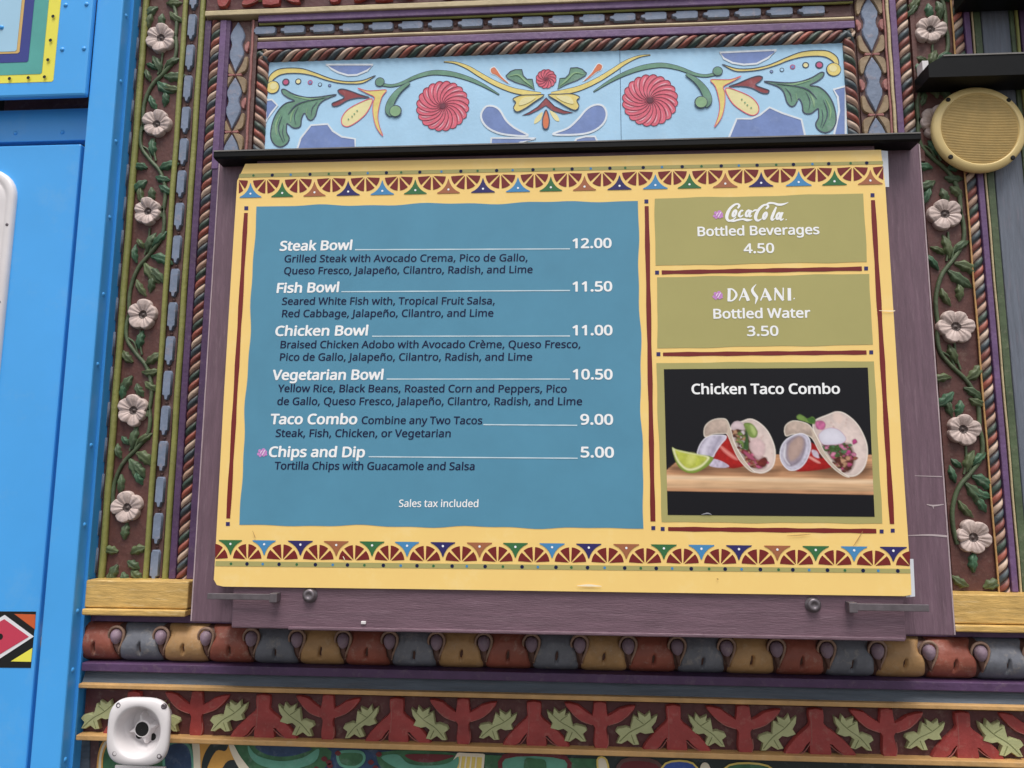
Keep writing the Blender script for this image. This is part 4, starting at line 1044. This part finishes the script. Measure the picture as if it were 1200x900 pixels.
for b_, xl, y0, xr, y1 in (('Grilled Steak with Avocado Crema, Pico de Gallo,', 333.5, 307.2, 618, 306), ('Queso Fresco, Jalapeño, Cilantro, Radish, and Lime', 333, 321.3, 624, 319.8), ('Seared White Fish with, Tropical Fruit Salsa,', 330.5, 357, 579.5, 356.5), ('Red Cabbage, Jalapeño, Cilantro, and Lime', 330.5, 371.5, 578, 370.9), ('Braised Chicken Adobo with Avocado Crème, Queso Fresco,', 328.6, 407.9, 680, 407.6), ('Pico de Gallo, Jalapeño, Cilantro, Radish, and Lime', 328, 422.5, 623.5, 422.4), ('Yellow Rice, Black Beans, Roasted Corn and Peppers, Pico', 326, 459.3, 664, 459.9), ('de Gallo, Queso Fresco, Jalapeño, Cilantro, Radish, and Lime', 325, 474.4, 682, 474.6), ('Combine any Two Tacos', 424, 496.7, 565, 497), ('Steak, Fish, Chicken, or Vegetarian', 323, 511.8, 528, 512.2), ('Tortilla Chips with Guacamole and Salsa', 322, 550, 556, 550.8)):
    line(b_, xl, y0, xr, y1, 9.4, pdark, **SM)
line('Sales tax included', 467.5, 594, 560.6, 594.2, 8.8, pwhite, bold=.012, shear=.04)
for a, c in (((416, 292.6), (668, 291.6)), ((400, 341.8), (668, 340.4)), ((436, 394), (668, 393.7)), ((453, 444.2), (668, 444.2)), ((566.5, 497.6), (676.5, 498.4)), ((432, 535.2), (677, 537))):
    rule(a, c, 1.15, pline, S2)
for b_, xl, y0, xr, y1, cp in (('Bottled Beverages', 818, 276.6, 960, 274.2, 12), ('4.50', 872, 296.6, 907, 296, 12.2), ('Bottled Water', 836.5, 373.2, 949.5, 372, 12), ('3.50', 876, 393.6, 912, 393.2, 12.2)):
    line(b_, xl, y0, xr, y1, cp, pwhite, bold=.024)
line('Chicken Taco Combo', 811, 461.6, 984, 461.2, 12.2, pwhite, Y=PY - .0016, bold=.026)
kd = lambda p: crop(825, 325, 8.571, p); kc = lambda p: crop(825, 230, 8.571, p)
def strokes(name, kk, lst, k=1.0):
    q = B()
    for pts, w_ in lst: band(q, kk(pts), [v * k for v in w_], S2, pwhite)
    return q.build(name, poster)
strokes('capital_lettering', kd, [([(254, 112), (250, 236)], [3.0, 3.0]), ([(235, 118), (285, 120), (322, 160), (320, 195), (285, 232), (236, 236)], [1.4, 1.6, 2.2, 2.2, 1.6, 1.2]),
    ([(402, 112), (380, 175), (354, 234)], [1.2, 1.4, 1.2]), ([(398, 110), (420, 170), (446, 236)], [1.8, 3.2, 3.4]), ([(374, 196), (430, 192)], [1.2, 1.2]),
    ([(524, 70), (494, 105), (486, 135), (506, 170), (530, 200), (524, 235), (514, 270)], [.5, 1.8, 2.8, 3.2, 2.8, 1.8, .5]),
    ([(616, 112), (594, 175), (568, 234)], [1.2, 1.4, 1.2]), ([(612, 110), (638, 170), (668, 234)], [1.8, 3.2, 3.4]), ([(588, 196), (648, 192)], [1.2, 1.2]),
    ([(716, 108), (712, 232)], [1.3, 1.3]), ([(712, 106), (750, 165), (796, 232)], [2.2, 3.0, 2.6]), ([(796, 104), (794, 232)], [1.3, 1.3]), ([(856, 108), (858, 234)], [3.4, 3.4]), ([(902, 210), (910, 216)], [1.6, 1.6])])
def o_(cx, cy, rx, ry, lean=.35, n=12):
    return [(cx + rx * math.cos(t / n * 6.2832) - lean * ry * math.sin(t / n * 6.2832), cy + ry * math.sin(t / n * 6.2832)) for t in range(n + 2)]
strokes('script_lettering', kc, [([(338, 122), (354, 96), (342, 78), (306, 86), (262, 124), (234, 178), (230, 222), (252, 246), (290, 236), (322, 208)], [1.6, 2.4, 1.8, 2.2, 2.8, 3.4, 3.0, 2.4, 1.6, .8]),
    ([(242, 244), (290, 250), (340, 238), (390, 230), (436, 240), (486, 236)], [1.0, 2.0, 2.0, 2.0, 2.8, .6]),
    (o_(306, 172, 15, 30), [2.4] * 14), ([(392, 150), (378, 142), (358, 166), (352, 194), (368, 204), (396, 186)], [2.0, 1.6, 2.4, 2.6, 2.0, .8]),
    (o_(438, 172, 16, 29), [2.3] * 14), ([(474, 140), (456, 186), (462, 204), (482, 192)], [2.2, 2.6, 2.0, .8]), ([(480, 160), (510, 140), (546, 136)], [.8, 1.8, .8]),
    ([(622, 128), (644, 104), (632, 86), (596, 92), (550, 134), (522, 188), (520, 228), (544, 244), (580, 226)], [1.6, 2.4, 1.8, 2.2, 2.8, 3.4, 3.0, 2.2, .8]),
    ([(612, 92), (652, 70), (700, 70), (748, 84), (796, 80), (846, 62)], [.8, 2.2, 2.0, 2.6, 2.0, .6]),
    (o_(612, 196, 15, 31), [2.4] * 14), ([(726, 108), (700, 166), (680, 222), (688, 238), (712, 222)], [1.6, 2.8, 2.8, 2.0, .8]),
    (o_(746, 198, 16, 30), [2.3] * 14), ([(790, 160), (768, 212), (774, 238), (800, 224)], [2.2, 2.6, 2.0, .8]), ([(822, 232), (828, 238)], [1.4, 1.4])])
def mark(c):
    q = B()
    for dx, dy, r in ((-4.6, 1.5, 1.6), (-3.2, -2.2, 1.7), (-.4, .6, 2.6), (1.2, -2.8, 2.2), (3.2, -.6, 2.2), (1.6, 2.4, 2.0), (-2.6, 3.4, 1.5), (4.4, 2.2, 1.2)): disc(q, (c[0] + dx, c[1] + dy), r, S2 - .0001 * (dx + 6) / 6, ppink, 10)
    for dx, dy in ((-1.4, -1), (.6, 1.2), (2.2, -1.8)): band(q, [(c[0] + dx - 1, c[1] + dy + 2.2), (c[0] + dx, c[1] + dy), (c[0] + dx + 1.4, c[1] + dy - 1.6)], [.5, 1.1, .5], S4, ink('print_violet', (246, 226, 246)))
    q.build('pink_mark', poster)
for c in ((307.5, 530.5), (841.8, 251.6), (841.4, 346.2)): mark(c)

# ---- printed picture of the tacos: one flat print, its inks held per vertex of a fine grid
import numpy as np
NU, NV = 320, 232
cor = [Vector(c_) for c_ in ((778, 432.6), (1017, 430.7), (1025, 605.6), (782.5, 603.4))]
gu, gv = np.meshgrid(np.linspace(0, 1, NU), np.linspace(0, 1, NV))
def bil(i): return (1 - gv) * ((1 - gu) * cor[0][i] + gu * cor[1][i]) + gv * ((1 - gu) * cor[3][i] + gu * cor[2][i])
QX, QY = bil(0), bil(1)
img = np.zeros((NV, NU, 3)) + np.array(lin((22, 21, 26)))
nrs = np.random.RandomState(5)
def fnoise(sc, sx=1.0, sy=1.0):
    h, w_ = int(NV / sc * sy) + 3, int(NU / sc * sx) + 3; g = nrs.rand(h, w_)
    yy = np.linspace(0, h - 2.001, NV); xx = np.linspace(0, w_ - 2.001, NU); y0 = yy.astype(int); x0 = xx.astype(int); fy = (yy - y0)[:, None]; fx = (xx - x0)[None, :]
    return (1 - fy) * ((1 - fx) * g[y0][:, x0] + fx * g[y0][:, x0 + 1]) + fy * ((1 - fx) * g[y0 + 1][:, x0] + fx * g[y0 + 1][:, x0 + 1])
N1 = .5 * fnoise(5) + .3 * fnoise(2.5) + .2 * fnoise(12); N2 = .6 * fnoise(3.2) + .4 * fnoise(7); NG = .6 * fnoise(4, .12, 2.2) + .4 * fnoise(4, .2, .8)
def sdist(pts):
    """signed distance (photo pixels, + inside) of every grid point to a closed outline"""
    d2 = np.full(QX.shape, 1e9); ins = np.zeros(QX.shape, bool); n = len(pts)
    for i in range(n):
        ax, ay = pts[i]; bx, by = pts[(i + 1) % n]; ex, ey = bx - ax, by - ay; L = ex * ex + ey * ey + 1e-12
        t = np.clip(((QX - ax) * ex + (QY - ay) * ey) / L, 0, 1); d2 = np.minimum(d2, (QX - ax - t * ex) ** 2 + (QY - ay - t * ey) ** 2)
        c_ = ((ay > QY) != (by > QY)); xi = ax + ex * (QY - ay) / (ey if abs(ey) > 1e-9 else 1e-9); ins ^= c_ & (QX < xi)
    return np.where(ins, 1, -1) * np.sqrt(d2)
def put(pts, rgb, soft=.5, rnd=0.0, rw=4.0, tex=None, ta=.2, op=1.0, smooth=True, rim=None, rimw=1.2, grad=None):
    """lay an inked shape over the picture; rnd darkens towards its edge, grad = (dx,dy,amount)"""
    global img
    p = [tuple(v) for v in spline(pts, 4, True)] if smooth else pts
    d = sdist(p); al = np.clip(d / soft * .5 + .5, 0, 1) * op
    col = np.zeros(img.shape) + np.array(lin(rgb)); f = np.ones(QX.shape)
    if rnd: f *= 1 - rnd * np.exp(-np.clip(d, 0, None) / rw)
    if tex is not None: f *= 1 + ta * (tex - .5) * 2
    if grad:
        xs_ = [q_[0] for q_ in p]; ys_ = [q_[1] for q_ in p]
        f *= 1 + grad[2] * (grad[0] * (QX - np.mean(xs_)) / (max(xs_) - min(xs_)) + grad[1] * (QY - np.mean(ys_)) / (max(ys_) - min(ys_))) * 2
    col = col * f[..., None]
    if rim is not None:
        k_ = np.clip(1 - d / rimw, 0, 1)[..., None] ** .7; col = col * (1 - k_) + np.array(lin(rim)) * k_
    img = img * (1 - al[..., None]) + col * al[..., None]
k1 = lambda p: crop(780, 475, 8.571, p); k2 = lambda p: crop(900, 465, 7.83, p)
put([(770, 560), (781, 551), (793, 541), (909.5, 532.5), (1030, 533), (1030, 580), (770, 575)], (196, 146, 108), .5, tex=NG, ta=.35, smooth=False)
put([(770, 556), (781, 556.5), (900, 559.5), (1030, 562.2), (1030, 576.5), (900, 573.5), (770, 571.5)], (226, 184, 142), 1.2, tex=NG, ta=.22, smooth=False, grad=(0, 1, -.3))
put([(770, 557.5), (900, 560.3), (1030, 563), (1030, 566.5), (900, 564), (770, 561)], (242, 214, 180), 2.0, tex=NG, ta=.15, smooth=False, op=.7)
for e_ in ([(788, 551), (815, 555), (850, 553), (905, 555), (900, 548), (800, 545)], [(912, 549), (940, 553), (990, 560), (1016, 556), (1016, 545), (930, 545)]): put(e_, (66, 40, 28), 5, op=.75)
put(k1([(600, 305), (640, 330), (700, 450), (775, 560), (780, 612), (640, 630), (490, 545), (500, 470)]), (176, 34, 30), .6, .4, 3, N2, .25)
put(k1([(540, 410), (570, 415), (720, 535), (690, 540), (600, 480)]), (238, 150, 140), 1.4, op=.8)
put(k1([(480, 540), (560, 560), (640, 612), (560, 628), (450, 612), (440, 580)]), (196, 184, 204), .6, tex=N2, ta=.4)
put(k1([(420, 310), (520, 296), (602, 302), (608, 335), (560, 392), (500, 480), (470, 522), (330, 518), (312, 490), (345, 390)]), (196, 188, 206), .5, .25, 2.5, N2, .3, rim=(236, 232, 242), rimw=1.6, grad=(1, 0, .15))
put(k1([(430, 330), (470, 320), (420, 420), (400, 500), (355, 500), (370, 420)]), (232, 226, 240), 2, op=.6)
put(k1([(520, 330), (560, 322), (500, 430), (460, 500), (440, 500), (480, 410)]), (140, 132, 152), 2, op=.6)
put(k1([(65, 425), (105, 440), (235, 470), (320, 490), (475, 520), (445, 590), (370, 645), (290, 680), (210, 674), (140, 628), (95, 550)]), (142, 164, 66), .5, .35, 2.5)
put(k1([(68, 430), (110, 446), (235, 474), (330, 492), (440, 520), (400, 585), (340, 632), (270, 655), (210, 650), (150, 606), (105, 540)]), (226, 226, 172), .8)
put(k1([(95, 452), (150, 466), (240, 486), (330, 502), (415, 526), (378, 580), (320, 616), (262, 634), (212, 628), (165, 592), (122, 532)]), (196, 202, 84), 1.0, .2, 3, N1, .3)
put(k1([(240, 490), (300, 500), (290, 560), (240, 600), (215, 560)]), (226, 226, 132), 3, op=.6)
def taco(kk, back, flap, flapskin, under, cells, mixA, mixB, split, seed):
    put(kk(back), (224, 204, 196), .5, .22, 5, N1, .16, rim=(244, 234, 222), rimw=1.7, grad=(1, 0, .10))
    rr = random.Random(seed)
    for k in range(26):                                     # toasted flecks
        c_ = back[rr.randrange(len(back))]; m_ = (sum(q_[0] for q_ in back) / len(back), sum(q_[1] for q_ in back) / len(back)); t = rr.uniform(.15, .5)
        x_, y_ = c_[0] + (m_[0] - c_[0]) * t, c_[1] + (m_[1] - c_[1]) * t; r_ = rr.uniform(4, 11)
        put(kk([(x_ - r_, y_), (x_, y_ - r_), (x_ + r_, y_), (x_, y_ + r_)]), rr.choice([(196, 160, 150), (210, 182, 160), (186, 140, 140)]), 1.2, op=.6)
    put(kk(under), (92, 50, 38), 2.0, .2, 4, N2, .5)
    for k in range(120):
        u_, v_ = cells[(k * 5) % len(cells)]; x_, y_ = u_ + rr.gauss(0, 24), v_ + rr.gauss(0, 22); r_ = rr.uniform(13, 34)
        col = rr.choice(mixA if y_ < split else mixB); a_ = rr.random() * 6; n_ = 6
        put(kk([(x_ + r_ * rr.uniform(.5, 1.2) * math.cos(a_ + j * 1.047), y_ + r_ * rr.uniform(.4, .9) * math.sin(a_ + j * 1.047)) for j in range(n_)]), col, .7, .5, 1.2, N2, .4)
    put(kk(flap), (214, 194, 176), .5, .3, 3, N1, .2, rim=(244, 234, 220), rimw=1.1)
    put(kk(flapskin), (200, 178, 164), 1.0, .25, 4, N1, .3, grad=(0, 1, -.22))
G1, G2, MT, MT2, PKc, WHc, CR = (74, 104, 52), (124, 150, 78), (106, 52, 42), (150, 88, 66), (198, 92, 128), (228, 216, 216), (196, 150, 118)
taco(k1, [(760, 160), (850, 133), (940, 170), (1030, 260), (1090, 390), (1106, 500), (1082, 612), (1010, 672), (930, 682), (850, 642), (760, 520), (680, 370), (650, 260), (670, 190)],
     [(382, 270), (400, 200), (470, 145), (560, 130), (620, 150), (662, 260), (690, 370), (770, 520), (862, 636), (905, 676), (840, 655), (735, 545), (668, 410), (618, 296), (580, 286), (480, 292), (400, 322)],
     [(392, 268), (412, 205), (475, 155), (560, 142), (606, 170), (620, 240), (606, 276), (560, 274), (480, 282), (410, 306)],
     [(690, 240), (780, 235), (840, 320), (850, 430), (930, 520), (1010, 530), (1010, 610), (930, 640), (850, 600), (770, 490), (710, 360)],
     [(700, 270), (740, 260), (720, 310), (770, 300), (745, 350), (790, 360), (760, 400), (810, 420), (790, 450), (830, 470), (850, 520), (880, 560), (830, 550), (900, 600), (950, 590), (980, 560), (930, 540)], [G1, G2, MT, CR, WHc, (150, 110, 60)], [MT, MT2, PKc, (150, 60, 60), CR], 440, 3)
put(k1([(655, 215), (690, 165), (750, 162), (795, 215), (780, 250), (720, 238), (680, 250)]), (218, 196, 200), .6, .3, 2.5, N1, .15)
put(k1([(785, 185), (840, 175), (890, 205), (925, 270), (905, 325), (850, 320), (815, 270)]), (134, 158, 82), .7, .35, 3, N2, .25)
put(k1([(850, 200), (885, 215), (910, 270), (890, 300), (860, 250)]), (184, 200, 128), 1.4, op=.8)
put(k1([(800, 240), (826, 290), (836, 400), (820, 450), (780, 420), (800, 330)]), (62, 92, 48), .9, .3, 2, N2, .4)
put(k1([(860, 350), (940, 330), (1000, 400), (990, 500), (930, 545), (880, 490), (850, 420)]), (222, 190, 190), 1.5, .2, 4, N1, .18, op=.9)
put(k1([(925, 575), (990, 520), (1022, 560), (1000, 610), (950, 616)]), (118, 46, 40), .8, .4, 2, N2, .4)
put(k1([(780, 460), (840, 480), (900, 540), (880, 552), (820, 520)]), (176, 84, 112), .8, .3, 1.5)
put(k2([(330, 420), (480, 470), (560, 590), (575, 650), (340, 685), (240, 655)]), (172, 30, 28), .6, .4, 3, N2, .25)
put(k2([(355, 545), (400, 552), (480, 605), (440, 600)]), (240, 170, 160), 1.2, op=.85)
put(k2([(400, 490), (450, 500), (470, 560), (420, 545)]), (200, 186, 200), .8, tex=N2, ta=.3)
taco(k2, [(430, 215), (540, 165), (640, 133), (730, 165), (830, 260), (900, 400), (917, 520), (890, 640), (822, 717), (740, 732), (660, 690), (560, 560), (460, 400), (410, 290)],
     [(148, 310), (165, 255), (230, 218), (320, 230), (385, 262), (436, 340), (506, 480), (586, 600), (680, 690), (748, 738), (690, 724), (586, 645), (474, 512), (404, 384), (330, 352), (230, 346), (165, 362)],
     [(160, 308), (178, 262), (235, 230), (318, 242), (372, 272), (402, 330), (400, 362), (335, 338), (232, 334), (176, 350)],
     [(500, 430), (620, 440), (740, 430), (790, 520), (790, 620), (740, 690), (680, 670), (600, 590), (530, 490)],
     [(540, 470), (600, 465), (560, 500), (640, 470), (590, 530), (680, 460), (620, 560), (700, 500), (740, 480), (660, 560), (720, 540), (760, 520), (680, 610), (740, 580), (770, 580), (720, 640), (660, 600), (640, 620)], [G1, G1, (190, 70, 130), (96, 130, 90), (210, 130, 160)], [MT, MT2, (86, 40, 34), CR, (190, 80, 120)], 540, 9)
put(k2([(262, 180), (290, 160), (330, 178), (365, 200), (410, 182), (438, 215), (430, 250), (390, 245), (330, 226), (275, 208)]), (126, 158, 80), .7, .4, 2.5, N2, .3)
put(k2([(360, 205), (410, 188), (432, 220), (420, 242), (380, 236)]), (70, 112, 48), .9, .3, 2, N2, .3)
put(k2([(440, 225), (500, 220), (530, 255), (510, 300), (460, 300), (436, 270)]), (208, 112, 158), .8, .35, 2.5, N2, .45)
put(k2([(600, 150), (660, 150), (690, 200), (660, 240), (610, 220)]), (232, 206, 194), 2, op=.7)
put(k2([(462, 358), (505, 305), (580, 282), (660, 308), (718, 382), (682, 428), (580, 442), (500, 434)]), (226, 222, 234), .5, .2, 4, N1, .06, rim=(200, 160, 186), rimw=.9)
put(k2([(290, 333), (372, 368), (394, 470), (352, 592), (280, 664), (190, 674), (118, 592), (112, 480), (168, 388)]), (206, 200, 216), .5, .3, 2.5, N2, .25, rim=(238, 236, 244), rimw=1.5)
put(k2([(282, 356), (340, 392), (345, 470), (310, 570), (250, 626), (190, 634), (142, 570), (146, 470), (200, 388)]), (160, 146, 160), 1.2, .3, 3, N2, .2)
put(k2([(280, 362), (326, 395), (318, 480), (270, 560), (205, 590), (180, 520), (200, 430)]), (188, 160, 150), 2, .2, 4, N1, .15)
put(k2([(150, 470), (165, 440), (160, 560), (200, 625), (170, 600), (140, 540)]), (244, 242, 250), 1.4, op=.8)
Yp_ = PY - .0010
vg = [Vector(at(float(QX[j, i]), float(QY[j, i]), Yp_)) for j in range(NV) for i in range(NU)]
fg = [(j * NU + i, (j + 1) * NU + i, (j + 1) * NU + i + 1, j * NU + i + 1) for j in range(NV - 1) for i in range(NU - 1)]
cen = sum(vg, Vector()) / len(vg)
me = bpy.data.meshes.new('picture'); me.from_pydata([v - cen for v in vg], [], fg)
ca = me.color_attributes.new('ink', 'FLOAT_COLOR', 'POINT')
ca.data.foreach_set('color', np.concatenate([np.clip(img, 0, 1), np.ones((NV, NU, 1))], 2).astype(np.float32).ravel())
mp_ = bpy.data.materials.new('print_picture'); mp_.use_nodes = True
n_ = mp_.node_tree.nodes; an = n_.new('ShaderNodeAttribute'); an.attribute_name = 'ink'
mp_.node_tree.links.new(an.outputs['Color'], n_['Principled BSDF'].inputs['Base Color']); n_['Principled BSDF'].inputs['Roughness'].default_value = .38; n_['Principled BSDF'].inputs['Specular IOR Level'].default_value = .25
me.materials.append(mp_); me.update()
stag(link_mesh('picture', me, poster, cen), 'printed picture of two tacos and a lime wedge on a board')

# ---- scuffs and scratches on the printed sheet
scuff = ink('print_scuff', (255, 240, 208), rough=.6); scr_d = ink('print_scratch', (188, 150, 92), rough=.6)
for pts, w_, m_ in (([(676, 686.5), (690, 686), (705, 687)], [.4, 2.2, .5], scuff), ([(822, 603), (829, 601.5), (834, 603)], [.4, 1.4, .3], foil_s := ink('print_scuff_grey', (150, 150, 156), rough=.6)), ([(1000, 640), (1006, 631), (1011, 622.5)], [.3, .9, .3], scr_d), ([(922, 628), (938, 627), (950, 626)], [.3, .9, .3], scr_d), ([(1030, 364), (1044, 364.5), (1049, 364)], [.4, 1.2, .6], scuff), ([(296, 622), (299, 630)], [.4, .8], scr_d), ([(840, 678), (842, 679)], [1, 1.2], scr_d), ([(402, 652), (404, 656)], [.8, .8], scuff)):
    q = B(); band(q, pts, w_, PY - .0026, m_); q.build('scuff', poster)
